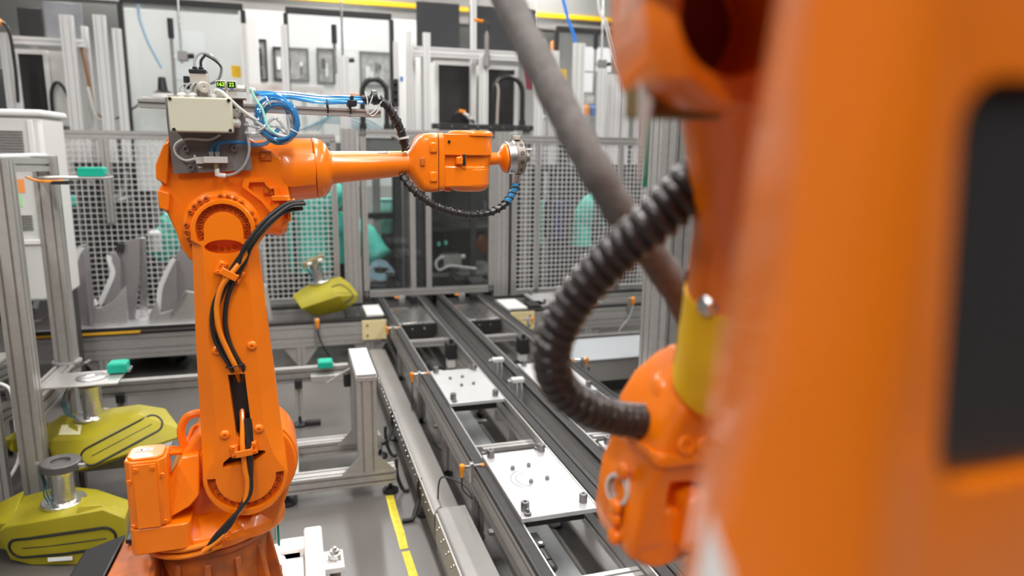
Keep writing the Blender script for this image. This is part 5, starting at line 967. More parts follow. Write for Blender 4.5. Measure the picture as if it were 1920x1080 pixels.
f4 = fixture('low metal fixture just right of the robot lower arm', [
    ('back_plate', [(-0.28, 0.3605), (-0.255, 0.90), (-0.235, 0.90), (-0.215, 0.3605)], 5.60, 5.63, CV),
    ('side_plate', [(-0.26, 0.3605), (-0.245, 0.66), (-0.205, 0.62), (-0.175, 0.3605)], 5.50, 5.53, PLATE)], (-0.23, 5.56, BZ))
# dark tank under the cross conveyor
tk = thing('dark_hopper', 'black round-bottomed hopper hanging under the cross conveyor', 'hopper', (-1.0, 5.5, 0.1))
obj('bowl', MB().lathe((-1.06, 5.95, 0.0), (0, 0, 1), [(0.01, 0.05), (0.03, 0.14), (0.08, 0.19), (0.13, 0.20)], 28), RUBBER, tk)
obj('loop_hose', MB().tube(smooth_path([(-0.95, 5.8, 0.12), (-0.87, 5.75, 0.1), (-0.84, 5.75, 0.05), (-0.9, 5.78, 0.02)]), 0.02, 8), RUBBER, tk)
# --- tall profile post at right with boxes beyond
rp = thing('profile_post', 'tall double aluminium post right of the ribbed hose', 'post', (1.77, 3.15, 0))
obj('profile', MB().slot((1.735, 3.15, 0.02), (1.735, 3.15, 2.3), 0.075, 0.12, (0, 1, 0), nw=1, nh=2, g=0.012), ALU, rp)
obj('profile', MB().slot((1.83, 3.16, 0.02), (1.83, 3.16, 2.3), 0.11, 0.10, (0, 1, 0), nw=2, nh=2, g=0.012), ALU_D, rp); obj('base_plate', MB().box(1.66, 1.92, 3.05, 3.26, 0, 0.02), ALU_D, rp, 0.002)
cb = thing('control_cabinet', 'plain grey control cabinet right of the tall double post', 'cabinet', (2.3, 3.4, 0))
obj('body', MB().box(1.95, 2.75, 3.2, 3.7, 0.1, 2.1), GREYP, cb, 0.01); obj('plinth', MB().box(1.97, 2.73, 3.22, 3.68, 0, 0.1), BLACKM, cb); obj('door', MB().box(1.98, 2.72, 3.185, 3.199, 0.15, 2.05), GREYP, cb, 0.004); obj('handle', MB().box(2.64, 2.67, 3.165, 3.185, 1.0, 1.2), BLACKP, cb, 0.004)
gp = thing('circuit_board', 'narrow green panel with dark frame beside the tall post', 'panel', (2.2, 4.2, 1.4))
obj('board', MB().box(2.19, 2.24, 4.2, 4.22, 1.42, 1.87), mat('board_green', (0.03, 0.2, 0.13), 0.5), gp, 0.002); obj('frame', MB().box(2.241, 2.275, 4.18, 4.24, 1.40, 1.90), BLACKM, gp, 0.003); obj('pole', MB().slot((2.31, 4.2, 0), (2.31, 4.2, 2.1), 0.06, 0.06, (0, 1, 0)), ALU_D, gp)
rb_ = thing('grey_machine_box', 'low pale grey steel box on legs right of the second conveyor', 'box', (2.25, 4.3, 0))
obj('body', MB().box(1.72, 2.9, 4.25, 4.75, 0.10, 0.25), GREYP, rb_, 0.004); obj('lid', MB().box(1.71, 2.91, 4.24, 4.76, 0.2505, 0.262), mat('pale_lid', (0.40, 0.42, 0.44), 0.4, metal=0.2), rb_, 0.002)
for p in ((1.78, 4.3), (2.82, 4.3), (1.78, 4.7), (2.82, 4.7)): inst('levelling_foot', FOOT, (p[0], p[1], 0.035), rb_); 
for p in ((1.78, 4.3), (2.82, 4.3), (1.78, 4.7), (2.82, 4.7)): obj('leg', MB().box(p[0]-0.02, p[0]+0.02, p[1]-0.02, p[1]+0.02, 0, 0.1), BLACKM, rb_)
for x in (1.83, 1.87, 2.5): inst('screw', SCREW_D, (x, 4.25, 0.2), rb_, Vector((0, -1, 0)))
lr = thing('low_rail', 'low horizontal aluminium rail under the right cross conveyor', 'rail', (2.4, 5.1, 0))
obj('bar', MB().slot((1.68, 5.05, 0.17), (3.4, 5.05, 0.17), 0.05, 0.07), ALU_D, lr)
for x in (1.85, 3.0): obj('leg', MB().box(x-0.02, x+0.02, 5.03, 5.07, 0, 0.135), ALU_D, lr)
# ================================================================ fence along the far side
FYY = 6.2
def vpost(parent, x, z0, z1, w=0.045, d=0.045, y=FYY, nm='post', m=None): return obj(nm, MB().slot((x, y, z0), (x, y, z1), w, d, (0, 1, 0)), m or ALU, parent)
def hrail(parent, x0, x1, z, h=0.045, d=0.045, y=FYY, nm='rail', m=None): return obj(nm, MB().slot((x0, y, z), (x1, y, z), d, h), m or ALU, parent)
fl1 = thing('mesh_fence', 'long white wire-mesh fence panel behind the robot lower arm', 'fence', (-0.7, FYY, 0))
for x in (-1.716, 0.347): vpost(fl1, x, 0.02, 1.70)
hrail(fl1, -1.74, 0.37, 1.72, 0.06); hrail(fl1, -1.69, 0.325, 0.36)
wire_mesh('wire_mesh', fl1, (-1.70, FYY-0.002, 0.38), (2.03, 0, 0), (0, 0, 1.31), 47, 30, 0.006)
vpost(fl1, -1.34, 1.05, 1.69, 0.05, 0.03, FYY-0.04, 'hinge_bar')
fl2 = thing('fence_post', 'wide triple aluminium fence post left of the window', 'post', (0.47, FYY, 0))
for x in (0.435, 0.48, 0.525): vpost(fl2, x, 0.02, 1.80, 0.0445, 0.06, nm='profile')
obj('base_plate', MB().box(0.40, 0.56, FYY-0.06, FYY+0.06, 0, 0.02), ALU_D, fl2)
fw = thing('glazed_gate', 'clear paned door framed in aluminium behind the robot wrist', 'door', (1.15, FYY, 0.36))
for x in (0.595, 1.718): vpost(fw, x, 0.36, 1.80)
for x in (1.005, 1.145): vpost(fw, x, 0.42, 1.74, 0.045, 0.04, nm='mullion')
hrail(fw, 0.575, 1.74, 1.77, 0.06); hrail(fw, 0.575, 1.74, 0.39, 0.06)
for x0, x1 in ((0.62, 0.982), (1.03, 1.122), (1.17, 1.695)): obj('pane', MB().box(x0, x1, FYY-0.003, FYY+0.003, 0.42, 1.74), GLASS, fw)
obj('dark_blind', MB().box(0.62, 1.69, FYY+0.03, FYY+0.034, 1.55, 1.73), mat('smoked_strip', (0.30, 0.29, 0.28), 0.5), fw)
fl3 = thing('fence_post', 'wide triple aluminium fence post right of the window', 'post', (1.8, FYY, 0))
for x in (1.765, 1.81, 1.855): vpost(fl3, x, 0.02, 1.80, 0.0445, 0.06, nm='profile')
obj('base_plate', MB().box(1.74, 1.88, FYY-0.06, FYY+0.06, 0, 0.02), ALU_D, fl3)
fl4 = thing('mesh_fence', 'white wire-mesh fence panels behind the hoses on the right', 'fence', (2.6, FYY, 0))
for x in (1.935, 2.158, 2.985, 3.40): vpost(fl4, x, 0.02, 1.70)
hrail(fl4, 1.91, 3.42, 1.735, 0.07); hrail(fl4, 1.96, 3.38, 0.345)
for x0, x1, n in ((1.96, 2.135, 4), (2.18, 2.962, 18), (3.008, 3.378, 9)): wire_mesh('wire_mesh', fl4, (x0, FYY-0.002, 0.37), (x1-x0, 0, 0), (0, 0, 1.33), n, 31, 0.006)
bb_ = thing('bolted_bar', 'black bolted bar lying along the top of the fence at right', 'bar', (1.65, 6.27, 1.81))
obj('bar', MB().box(1.20, 2.12, 6.23, 6.31, 1.815, 1.862), BLACKM, bb_, 0.003)
for k in range(8): inst('screw', SCREW, (1.25+0.117*k, 6.23, 1.84), bb_, Vector((0, -1, 0)))
for x in (1.80, 2.07): obj('stand_off', MB().box(x-0.03, x+0.03, 6.265, 6.30, 0, 1.815), ALU_D, bb_)
# ================================================================ machines behind the fence
def cabinet(label, x0, x1, y0, y1, z0, z1, face=BLACKM, side=WHITEP, ft=0.035, legs=True):
    t = thing('machine_cabinet', label, 'cabinet', ((x0+x1)/2, (y0+y1)/2, 0))
    obj('body', MB().box(x0, x1, y0, y1, z0, z1), side, t, 0.004)
    obj('face_panel', MB().box(x0+ft, x1-ft, y0-0.012, y0-0.001, z0+ft, z1-ft), face, t, 0.002)
    for a, b in ((x0, x0+ft), (x1-ft, x1)): obj('face_stile', MB().slot(((a+b)/2, y0-0.014, z0), ((a+b)/2, y0-0.014, z1), ft, 0.026, (0, 1, 0), nw=1, nh=1, g=0.008, d=0.006), WHITEP, t)
    obj('face_rail', MB().slot((x0+ft, y0-0.014, z1-ft/2), (x1-ft, y0-0.014, z1-ft/2), 0.026, ft, nw=1, nh=1, g=0.008, d=0.006), WHITEP, t)
    if legs:
        for x in (x0+0.03, x1-0.03): obj('leg', MB().slot((x, y0+0.05, 0), (x, y0+0.05, z0), 0.05, 0.05, (0, 1, 0)), ALU, t)
    return t
WPROF = mat('white_profile', (0.74, 0.73, 0.72), 0.45, metal=0.2)
def frame(label, posts, rails, loc, nm='profile_rack'):
    t = thing(nm, label, 'frame', loc)
    lo, hi = min(p[0] for p in posts), max(p[0] for p in posts); ym = sum(p[1] for p in posts)/len(posts)
    for x, y, z1, w in posts: vpost(t, x, 1.5, z1, w, 0.05, y, m=WPROF)
    for y in sorted(set(p[1] for p in posts)):
        xs_ = [p[0] for p in posts if p[1] == y]; obj('support_beam', MB().box(min(xs_)-0.06, max(xs_)+0.06, y-0.025, y+0.025, 1.44, 1.4995), DARK, t, 0.003)
        obj('support_leg', MB().box(min(xs_)-0.03, min(xs_)+0.03, y-0.02, y+0.02, 0, 1.44), DARK, t)
    for x0, x1, y, z, h in rails: hrail(t, x0, x1, z, h, 0.05, y, m=WPROF)
    return t
frame('group of four tall white profile posts above the left fence', [(-1.615, 6.6, 2.63, 0.09), (-1.385, 6.6, 2.645, 0.085), (-1.27, 6.6, 2.55, 0.06), (-1.54, 6.8, 2.58, 0.045)], [(-2.3, -1.52, 6.7, 2.435, 0.06)], (-1.5, 6.65, 0))
frame('tall grey profile post with orange cable at the far left', [(-2.01, 6.5, 2.46, 0.07)], [(-2.5, -2.05, 6.5, 2.40, 0.05)], (-2.0, 6.5, 0))
lcab = cabinet('black-faced white cabinet above the fence at far left', -2.12, -1.87, 7.0, 7.4, 1.80, 2.40)
obj('side_panel', MB().box(-1.865, -1.74, 7.0, 7.02, 1.80, 2.40), GREYPL, lcab); obj('cable_arch', MB().tube(smooth_path([(-1.87, 6.95, 1.85), (-1.865, 6.95, 2.05), (-1.83, 6.95, 2.14), (-1.78, 6.95, 2.12), (-1.74, 6.95, 2.02)]), 0.014, 8), BLACKP, lcab)
t = thing('dark_screen', 'small black screen panel high at far left', 'panel', (-2.09, 7.4, 2.55)); obj('panel', MB().box(-2.18, -2.0, 7.4, 7.43, 2.56, 2.79), BLACKM, t, 0.003); obj('carrier', MB().box(-2.12, -2.06, 7.43, 7.47, 0, 2.7), ALU_D, t)
t = thing('grey_screen', 'grey wall screen beside the small black panel high at left', 'panel', (-1.84, 7.45, 2.5)); obj('panel', MB().box(-1.995, -1.70, 7.45, 7.48, 2.50, 2.86), mat('smoky_screen', (0.26, 0.26, 0.28), 0.4, noise=0.3, scale=5), t, 0.003); obj('carrier', MB().box(-1.88, -1.82, 7.48, 7.52, 0, 2.7), ALU_D, t)
t = thing('cable_bundle', 'orange and black cables on the grey post at far left', 'cable', (-2.0, 6.4, 1.9)); obj('cable', MB().tube(smooth_path([(-2.06, 6.44, 2.50), (-1.99, 6.42, 2.52), (-1.955, 6.42, 2.45), (-1.95, 6.44, 2.2), (-1.96, 6.45, 1.95)]), 0.012, 8), BLACKP, t); obj('plug', MB().cyl((-2.07, 6.44, 2.50), (-2.0, 6.42, 2.53), 0.025, 10), ORPL, t)
t = thing('hanging_cable', 'brown cable hanging between the white posts at left', 'cable', (-1.46, 6.7, 1.85)); obj('cable', MB().tube(smooth_path([(-1.56, 6.72, 2.42), (-1.53, 6.7, 2.2), (-1.515, 6.7, 2.0), (-1.50, 6.7, 1.9), (-1.44, 6.7, 1.86), (-1.42, 6.7, 1.95)]), 0.013, 8), mat('brown_cable', (0.30, 0.14, 0.05), 0.5), t); obj('wrap', MB().tube(smooth_path([(-1.535, 6.69, 2.1), (-1.49, 6.69, 1.86), (-1.41, 6.69, 1.85)]), 0.016, 8), GREYPL, t)
# enclosures with black-edged clear panels
def enclosure(label, x0, x1, y, z0, z1, board=None):
    t = thing('guard_screen', label, 'screen', ((x0+x1)/2, y, 0))
    obj('top_channel', MB().box(x0, x1, y-0.03, y+0.03, z1-0.05, z1), BLACKM, t, 0.003)
    for x in (x0, x1): obj('edge_channel', MB().box(x-0.02, x+0.02, y-0.03, y+0.03, 0.0, z1-0.0505), BLACKM, t, 0.003)
    obj('clear_sheet', MB().box(x0+0.021, x1-0.021, y-0.004, y+0.004, z0, z1-0.051), HAZEP, t)
    return t
enclosure('clear guard screen with black edge above the fence, behind the beige box', -1.285, -0.33, 6.9, 1.75, 2.85)
enclosure('clear guard screen with black top edge behind the blue coil', 0.02, 0.955, 6.95, 1.75, 2.86)
enclosure('clear guard screen with black edge at upper right behind the grey sleeve', 2.755, 3.78, 7.4, 1.7, 2.93)
frame('pair of white posts right of the beige box', [(-0.325, 6.7, 2.66, 0.055), (0.0, 6.7, 2.67, 0.06)], [], (-0.16, 6.7, 0))
t = thing('white_board', 'large white wall board behind the left guard screen', 'board', (-0.85, 7.9, 0)); obj('board', MB().box(-1.45, -0.25, 7.9, 7.95, 1.2, 2.92), mat('board_white', (0.80, 0.79, 0.77), 0.6), t, 0.004)
for x in (-1.3, -0.4): obj('leg', MB().box(x-0.03, x+0.03, 7.9, 7.95, 0, 1.2), ALU_D, t)
t = thing('white_board', 'large white wall board behind the middle guard screen', 'board', (0.5, 8.5, 0)); obj('board', MB().box(-0.45, 1.5, 8.5, 8.55, 1.2, 3.08), MATS['board_white'], t, 0.004)
for x in (-0.3, 1.3): obj('leg', MB().box(x-0.03, x+0.03, 8.5, 8.55, 0, 1.2), ALU_D, t)
def paper(label, x0, x1, y, z0, z1, m=PAPER):
    t = obj('paper_sheet', MB().box(x0, x1, y-0.002, y, z0, z1), m, label=label, cat='paper'); return t
paper('pale paper sheet on the board behind the rod at upper left', -1.05, -0.75, 7.899, 2.28, 2.74); paper('white paper sheet on the board above the blue coil', 0.40, 0.78, 8.499, 2.72, 3.02)
paper('yellow note beside the white post near the beige box', -0.452, -0.375, 6.885, 2.235, 2.335, YELL); paper('white paper on the right guard screen, upper of two', 3.06, 3.40, 7.394, 2.49, 2.74); paper('white paper on the right guard screen, lower of two', 3.05, 3.22, 7.394, 2.27, 2.475)
paper('yellow note on the white post at upper right', 2.585, 2.672, 6.868, 2.33, 2.435, YELL)
def machine_window(label, x0, x1, z0, z1):
    y = 8.46; t = thing('viewing_port', label, 'window', ((x0+x1)/2, y, z0), 'framed machine windows'); w = 0.02
    for a, b, c, d in ((x0, x1, z0, z0+w), (x0, x1, z1-w, z1), (x0, x0+w, z0, z1), (x1-w, x1, z0, z1)): obj('frame_bar', MB().box(a, b, y, y+0.035, c, d), BLACKM, t, 0.002)
    obj('backing', MB().box(x0+w, x1-w, y+0.03, y+0.036, z0+w, z1-w), mat('window_backing', (0.42, 0.41, 0.40), 0.5, noise=0.5, scale=14, col2=(0.16, 0.15, 0.15)), t)
    r = random.Random(int(x0*1000))
    for k in range(6):
        a = r.uniform(x0+0.03, x1-0.07); b = r.uniform(z0+0.03, z0+(z1-z0)*0.5); h = r.uniform(0.06, (z1-z0)*0.45)
        obj('machine_element', MB().box(a, a+r.uniform(0.02, 0.05), y+0.012, y+0.029, b, b+h), r.choice((STEEL, WHITEP, BLACKM, ALU_D)), t, 0.002)
machine_window('narrow dark-framed machine window right of the yellow note', -0.345, -0.185, 2.345, 2.78)
machine_window('wide dark-framed machine window above the blue coil', -0.125, 0.25, 2.355, 2.71); machine_window('dark-framed machine window below the white paper', 0.335, 0.53, 2.34, 2.72); machine_window('wide dark-framed machine window left of the black panels', 0.80, 1.17, 2.33, 2.71)
t = thing('white_bench', 'white bench frame behind the blue hose coil', 'bench', (0.0, 7.4, 0)); obj('rail', MB().box(-0.34, 0.36, 7.58, 7.64, 2.19, 2.245), WPROF, t, 0.003)
for x in (-0.30, 0.16, 0.325): obj('leg', MB().slot((x, 7.61, 0), (x, 7.61, 2.19), 0.05, 0.05, (0, 1, 0)), WPROF, t)
obj('shelf', MB().box(-0.32, 0.34, 7.50, 7.72, 1.75, 1.77), WPROF, t); obj('cable_run', MB().tube(smooth_path([(-0.3, 7.48, 2.13), (0.0, 7.47, 2.15), (0.3, 7.48, 2.12), (0.6, 7.48, 2.16), (0.78, 7.48, 2.13)]), 0.022, 8), mat('orange_hose', (0.75, 0.27, 0.10), 0.5), t)
for k in range(5): obj('blue_hose', MB().tube(smooth_path([(0.10+0.04*k, 7.28, 1.80), (0.25+0.05*k, 7.27, 1.86+0.03*k), (0.45+0.05*k, 7.27, 1.88+0.02*k), (0.75+0.05*k, 7.28, 1.80)]), 0.008, 6), mat('dull_blue_hose', (0.10, 0.36, 0.50), 0.4), t)
def rod(label, x, y, z0, z1, zc):
    t = thing('ceiling_rod', label, 'rod', (x, y, z0)); obj('rod', MB().cyl((x, y, z0), (x, y, 5.0), 0.010, 8), STEEL, t); obj('clamp', MB().box(x-0.03, x+0.05, y-0.03, y+0.03, z0+0.02, z0+0.10), ALU_D, t, 0.004)
    obj('black_knob', MB().cyl((x+0.05, y-0.01, z0+0.06), (x+0.10, y-0.01, z0+0.065), 0.022, 10), BLACKP, t); obj('stick', MB().cyl((x-0.07, y, zc), (x-0.07, y, z0+0.2), 0.014, 8), ALU_D, t); obj('stick_grip', MB().cyl((x-0.07, y, z0+0.2), (x-0.07, y, z0+0.36), 0.024, 10), BLACKP, t)
    obj('stick_link', MB().box(x-0.08, x+0.0, y-0.01, y+0.01, z0+0.045, z0+0.065), STEEL, t); return t
rod('thin steel rod with clamp hanging above the beige box', -0.838, 6.85, 2.33, 5, 1.9); rod('thin steel rod with black knob hanging left of the black hose arch', 0.50, 6.85, 2.36, 5, 2.3); rod('thin dark rod in front of the papers at upper right', 3.06, 6.9, 2.45, 5, 2.2)
frame('white profile column under the middle ceiling rod', [(0.50, 6.8, 2.45, 0.09)], [], (0.5, 6.8, 0))
t = thing('work_lamp', 'black and white work lamp on a slab left of the beige box', 'lamp', (-1.0, 6.75, 1.9)); obj('slab', MB().box(-1.14, -0.80, 6.65, 6.85, 1.985, 2.03), ALU, t, 0.004); obj('lamp_head', MB().lathe((-0.99, 6.74, 2.031), (0, 0, 1), [(0, 0.08), (0.04, 0.075), (0.06, 0.05), (0.065, 0.04), (0.17, 0.028), (0.175, 0.0001)], 20, False), BLACKP, t); obj('collar', MB().lathe((-0.99, 6.74, 2.033), (0, 0, 1), [(0, 0.086), (0.035, 0.082), (0.036, 0.078)], 20), WHITEP, t)
obj('arm', MB().box(-0.84, -0.80, 6.7, 6.74, 1.2, 1.985), ALU, t); obj('lamp_cable', MB().tube(smooth_path([(-1.15, 6.7, 1.99), (-1.3, 6.68, 1.88), (-1.42, 6.66, 1.82)]), 0.008, 6), BLACKP, t)
# centre-right superstructure
frame('white profile frame with long cross rail above the robot wrist', [(0.958, 6.7, 2.585, 0.045), (1.077, 6.7, 2.68, 0.05), (1.13, 6.8, 2.60, 0.04), (1.20, 6.5, 2.645, 0.06), (1.72, 6.5, 2.47, 0.08)], [(1.10, 2.09, 6.62, 2.50, 0.085)], (1.4, 6.65, 0))
frame('white profile posts behind the grey sleeve at upper right', [(2.286, 6.6, 2.656, 0.09), (2.545, 6.9, 2.61, 0.10), (2.69, 6.6, 2.65, 0.11)], [(2.75, 3.11, 7.2, 2.18, 0.08)], (2.5, 6.7, 0))
frame('grey profile columns behind the right guard screen', [(3.03, 6.8, 2.455, 0.09), (3.255, 7.0, 2.425, 0.15), (3.39, 7.0, 2.58, 0.08), (3.685, 7.3, 2.88, 0.07)], [], (3.3, 7.0, 0))
for lab, x0, x1, z0, z1, y in (('large black panel at top centre, left of the post', 1.235, 1.66, 2.56, 3.04, 7.2), ('large black panel at top centre, right of the post', 1.76, 2.45, 2.56, 3.04, 7.2)):
    t = thing('blackout_screen', lab, 'panel', ((x0+x1)/2, y, 0)); obj('panel', MB().box(x0, x1, y, y+0.03, z0, z1), mat('matt_black_panel', (0.03, 0.03, 0.034), 0.6), t, 0.003); obj('carrier', MB().box(x0+0.05, x0+0.10, y+0.031, y+0.08, z1-0.3, 5.0), ALU_D, t)
frame('white post hung between the two black panels', [(1.70, 6.80, 3.4, 0.05)], [], (1.68, 6.95, 0))
cabinet('black-faced white cabinet above the fence, left of two', 1.345, 1.72, 6.9, 7.4, 1.7905, 2.46, legs=False); cabinet('black-faced white cabinet above the fence, right of two, behind a hose arch', 1.775, 2.17, 6.9, 7.4, 1.7905, 2.44, legs=False)
def arch(label, x0, x1, y, z0, z1, r):
    t = thing('hose_arch', label, 'hose', ((x0+x1)/2, y, z0)); xm = (x0+x1)/2; R = (x1-x0)/2
    pts = [(x0, y, z0), (x0, y, (z0+z1)/2)]+[(xm-R*math.cos(a), y, z1-R+R*math.sin(a)) for a in [math.pi*k/10 for k in range(11)]]+[(x1, y, (z0+z1)/2), (x1, y, z0)]
    obj('hose', MB().tube(pts, r, 10), RUBBER, t, ang=60); obj('collar', MB().lathe((x0, y, z0), (0, 0, 1), [(0, r*1.3), (0.05, r*1.3)], 12), BLACKM, t); obj('collar', MB().lathe((x1, y, z0), (0, 0, 1), [(0, r*1.3), (0.05, r*1.3)], 12), BLACKM, t); return t
a1 = arch('black hose arch standing left of the socket strip', 0.63, 0.84, 6.5, 1.80, 2.235, 0.024); obj('pedestal', MB().box(0.585, 0.88, 6.47, 6.53, 1.76, 1.7995).box(0.585, 0.62, 6.48, 6.52, 0, 1.76), ALU_D, a1); a2 = arch('black hose arch with grey cable in front of a black panel', 1.85, 2.13, 6.6, 1.87, 2.315, 0.024)
obj('grey_cable', MB().tube(smooth_path([(1.865, 6.56, 2.25), (1.88, 6.56, 2.18), (1.875, 6.56, 2.05), (1.87, 6.56, 1.88)]), 0.012, 8), mat('taupe_cable', (0.45, 0.40, 0.34), 0.6), a2)
t = thing('socket_strip', 'black socket strip on a white post right of the hose arch', 'socket', (0.935, 6.6, 2.01)); obj('body', MB().box(0.905, 0.962, 6.6, 6.64, 2.015, 2.255), BLACKP, t, 0.006)
for k in range(3): obj('outlet', MB().lathe((0.933, 6.60, 2.07+0.065*k), (0, -1, 0), [(0, 0.02), (0.003, 0.02), (0.003, 0.014), (-0.0, 0.013), (0.0, 0.0001)], 14, False), BLACKM, t)
paper('small blue tag on the white post by the socket strip', 0.985, 1.01, 6.65, 2.235, 2.28, mat('blue_tag', (0.04, 0.16, 0.6), 0.5))
t = thing('cable_cluster', 'white and orange plug cluster at the foot of the black cabinets', 'cable', (1.68, 6.8, 1.87)); obj('loop', MB().tube(smooth_path([(1.50, 6.82, 1.88), (1.52, 6.8, 1.96), (1.58, 6.8, 2.0), (1.64, 6.8, 1.96)]), 0.008, 6), BLACKP, t); obj('plug', MB().cyl((1.56, 6.79, 2.0), (1.62, 6.79, 1.99), 0.018, 8), ORPL, t)
for k in range(4): obj('clip', MB().cyl((1.60+0.035*k, 6.78, 1.98-0.03*k), (1.65+0.03*k, 6.77, 1.955-0.03*k), 0.014, 8), (WHITEP, GREYPL, BLACKM, WHITEP)[k], t)
t = thing('pneumatic_cylinder', 'grey pneumatic cylinder with orange plug on the cross rail', 'cylinder', (1.73, 6.45, 2.3)); obj('barrel', MB().lathe((1.735, 6.44, 2.38), (0, 0, 1), [(0, 0.03), (0.1, 0.03), (0.1, 0.02), (0.28, 0.02), (0.28, 0.012), (0.30, 0.012)], 14), ALU_D, t); obj('plug_cable', MB().tube(smooth_path([(1.735, 6.44, 2.67), (1.745, 6.44, 2.73), (1.70, 6.44, 2.77), (1.62, 6.44, 2.77)]), 0.009, 6), BLACKP, t); obj('plug', MB().cyl((1.62, 6.44, 2.77), (1.70, 6.44, 2.765), 0.014, 8), ORPL, t)
t = thing('signal_lamp', 'orange signal lamp behind the right guard screen', 'lamp', (2.85, 7.0, 2.4)); obj('pole', MB().cyl((2.78, 7.52, 0), (2.78, 7.52, 2.60), 0.02, 8), WPROF, t); obj('lens', MB().lathe((2.78, 7.52, 2.60), (0, 0, 1), [(0, 0.05), (0.17, 0.05), (0.20, 0.03), (0.2, 0.0001)], 14, False), ORPL, t); obj('foot', MB().lathe((2.78, 7.52, 2.55), (0, 0, 1), [(0, 0.055), (0.049, 0.055)], 14), WPROF, t)
t = thing('supply_line', 'blue supply hose dropping at the upper right', 'hose', (2.7, 6.9, 2.5)); obj('hose', MB().tube(smooth_path([(2.58, 6.9, 5.0), (2.60, 6.9, 3.4), (2.66, 6.9, 3.0), (2.76, 6.9, 2.75), (2.78, 6.9, 2.6)]), 0.016, 8), mat('vivid_blue_hose', (0.03, 0.25, 0.85), 0.4), t)
for lab, dx in (('white cord crossing the right guard screen, upper of two', 0), ('white cord crossing the right guard screen, lower of two', 0.03)):
    t = obj('white_string', MB().tube(smooth_path([(2.88+dx*0.5, 6.7, 5.0), (2.90+dx*0.3, 6.7, 3.2), (3.0+dx, 6.7, 2.85), (3.15+dx, 6.7, 2.45), (3.35, 6.75, 2.22-dx), (3.52, 6.8, 2.12-dx)]), 0.008, 6), WHITEP, label=lab, cat='cord')
t = thing('clear_drop_tube', 'pale blue tube hanging left of the beige box', 'hose', (-0.95, 7.0, 2.2)); obj('tube', MB().tube(smooth_path([(-1.16, 7.0, 5.0), (-1.17, 7.0, 3.0), (-1.14, 7.0, 2.6), (-1.02, 7.0, 2.3)]), 0.014, 8), mat('pale_blue_tube', (0.45, 0.65, 0.85), 0.4), t)
t = thing('shelf_goods', 'white shelf with orange and blue canisters behind the right screen', 'shelf', (3.0, 7.2, 2.0)); obj('shelf', MB().box(2.74, 3.6, 7.62, 7.85, 2.0, 2.03), WPROF, t)
for x in (2.78, 3.55): obj('upright', MB().box(x-0.02, x+0.02, 7.7, 7.74, 0, 2.0), WPROF, t)
for k, (x, m) in enumerate(((2.80, ORPL), (2.98, ORPL), (3.16, ORPL), (3.24, mat('blue_can', (0.05, 0.2, 0.6), 0.5)))): obj('canister', MB().lathe((x+0.1, 7.72, 2.031), (0, 0, 1), [(0, 0.04), (0.1, 0.04), (0.12, 0.02), (0.14, 0.02)], 14), m, t)
t = thing('red_coat', 'dark red cloth hanging behind the grey sleeve', 'cloth', (2.42, 7.1, 2.2)); obj('cloth', MB().loft([[(2.33+0.02*math.sin(k*1.3), 7.1+0.04*math.cos(a)*1.0, z)[:0] or (2.42+0.09*math.cos(a)*(1+0.2*math.sin(k)), 7.1+0.04*math.sin(a), z) for a in [2*math.pi*j/12 for j in range(12)]] for k, z in enumerate((2.25, 2.4, 2.55, 2.7, 2.78))]), REDM, t); obj('hook', MB().cyl((2.42, 7.1, 2.78), (2.42, 7.1, 5.0), 0.006, 6), STEEL, t)
# ---- hall services far behind
t = thing('crane_beam', 'grey overhead beam with yellow edge across the top of the hall', 'beam', (1.5, 10.4, 3.4)); obj('web', MB().box(-5.5, 7.9, 10.4, 10.7, 3.62, 4.05), mat('grey_green_beam', (0.27, 0.27, 0.26), 0.6), t, 0.01); obj('yellow_edge', MB().box(-0.6, 7.9, 10.36, 10.42, 3.555, 3.615), YELL, t, 0.005); obj('lower_tray', MB().box(-5.5, 7.9, 10.42, 10.68, 3.40, 3.50), GREYP, t, 0.005)
for x in (-4, 0, 4): obj('hanger', MB().box(x-0.05, x+0.05, 10.5, 10.6, 4.05, 5.0), GREYP, t)
# ---- covered robots and machines seen through the mesh
def cover_robot(label, base, pts, rads, m=TEAL, pr=0.11):
    t = thing('covered_robot', label, 'robot', base, 'teal-covered robots behind the fence'); path = smooth_path(pts, 5); n = len(path); r3 = random.Random(int(base[0]*100))
    rr = []
    for i in range(n):
        k = i/(n-1)*(len(rads)-1); a = int(min(k, len(rads)-2)); rr.append(1.28*(rads[a]+(rads[a+1]-rads[a])*(k-a))*(1+r3.uniform(-0.09, 0.09)))
    obj('cloth_cover', MB().tube(path, 0.1, 14, rad=rr), m, t, ang=70); obj('pedestal', MB().lathe((base[0], base[1], 0), (0, 0, 1), [(0, pr), (0.04, pr), (0.05, pr*0.7), (pts[0][2]+0.02, pr*0.65)], 20), DARK, t); return t
cover_robot('teal-covered robot arm behind the mesh right of the orange lower arm', (0.16, 7.2, 0), [(0.16, 7.2, 0.45), (0.14, 7.2, 0.8), (0.2, 7.15, 1.1), (0.30, 7.1, 1.22), (0.36, 7.05, 1.32)], [0.16, 0.15, 0.17, 0.15, 0.11])
cover_robot('teal-covered robot arm sloping down inside the window door', (0.48, 7.15, 0), [(0.48, 7.2, 0.5), (0.47, 7.15, 0.9), (0.55, 7.1, 0.86), (0.68, 7.0, 0.74), (0.80, 6.9, 0.58)], [0.07, 0.09, 0.11, 0.12, 0.10])
cover_robot('small teal-covered head on a grey column inside the window door', (0.92, 7.3, 0), [(0.92, 7.3, 0.78), (0.915, 7.3, 0.9), (0.91, 7.3, 1.02), (0.91, 7.3, 1.14)], [0.05, 0.09, 0.105, 0.08], TEAL_L)
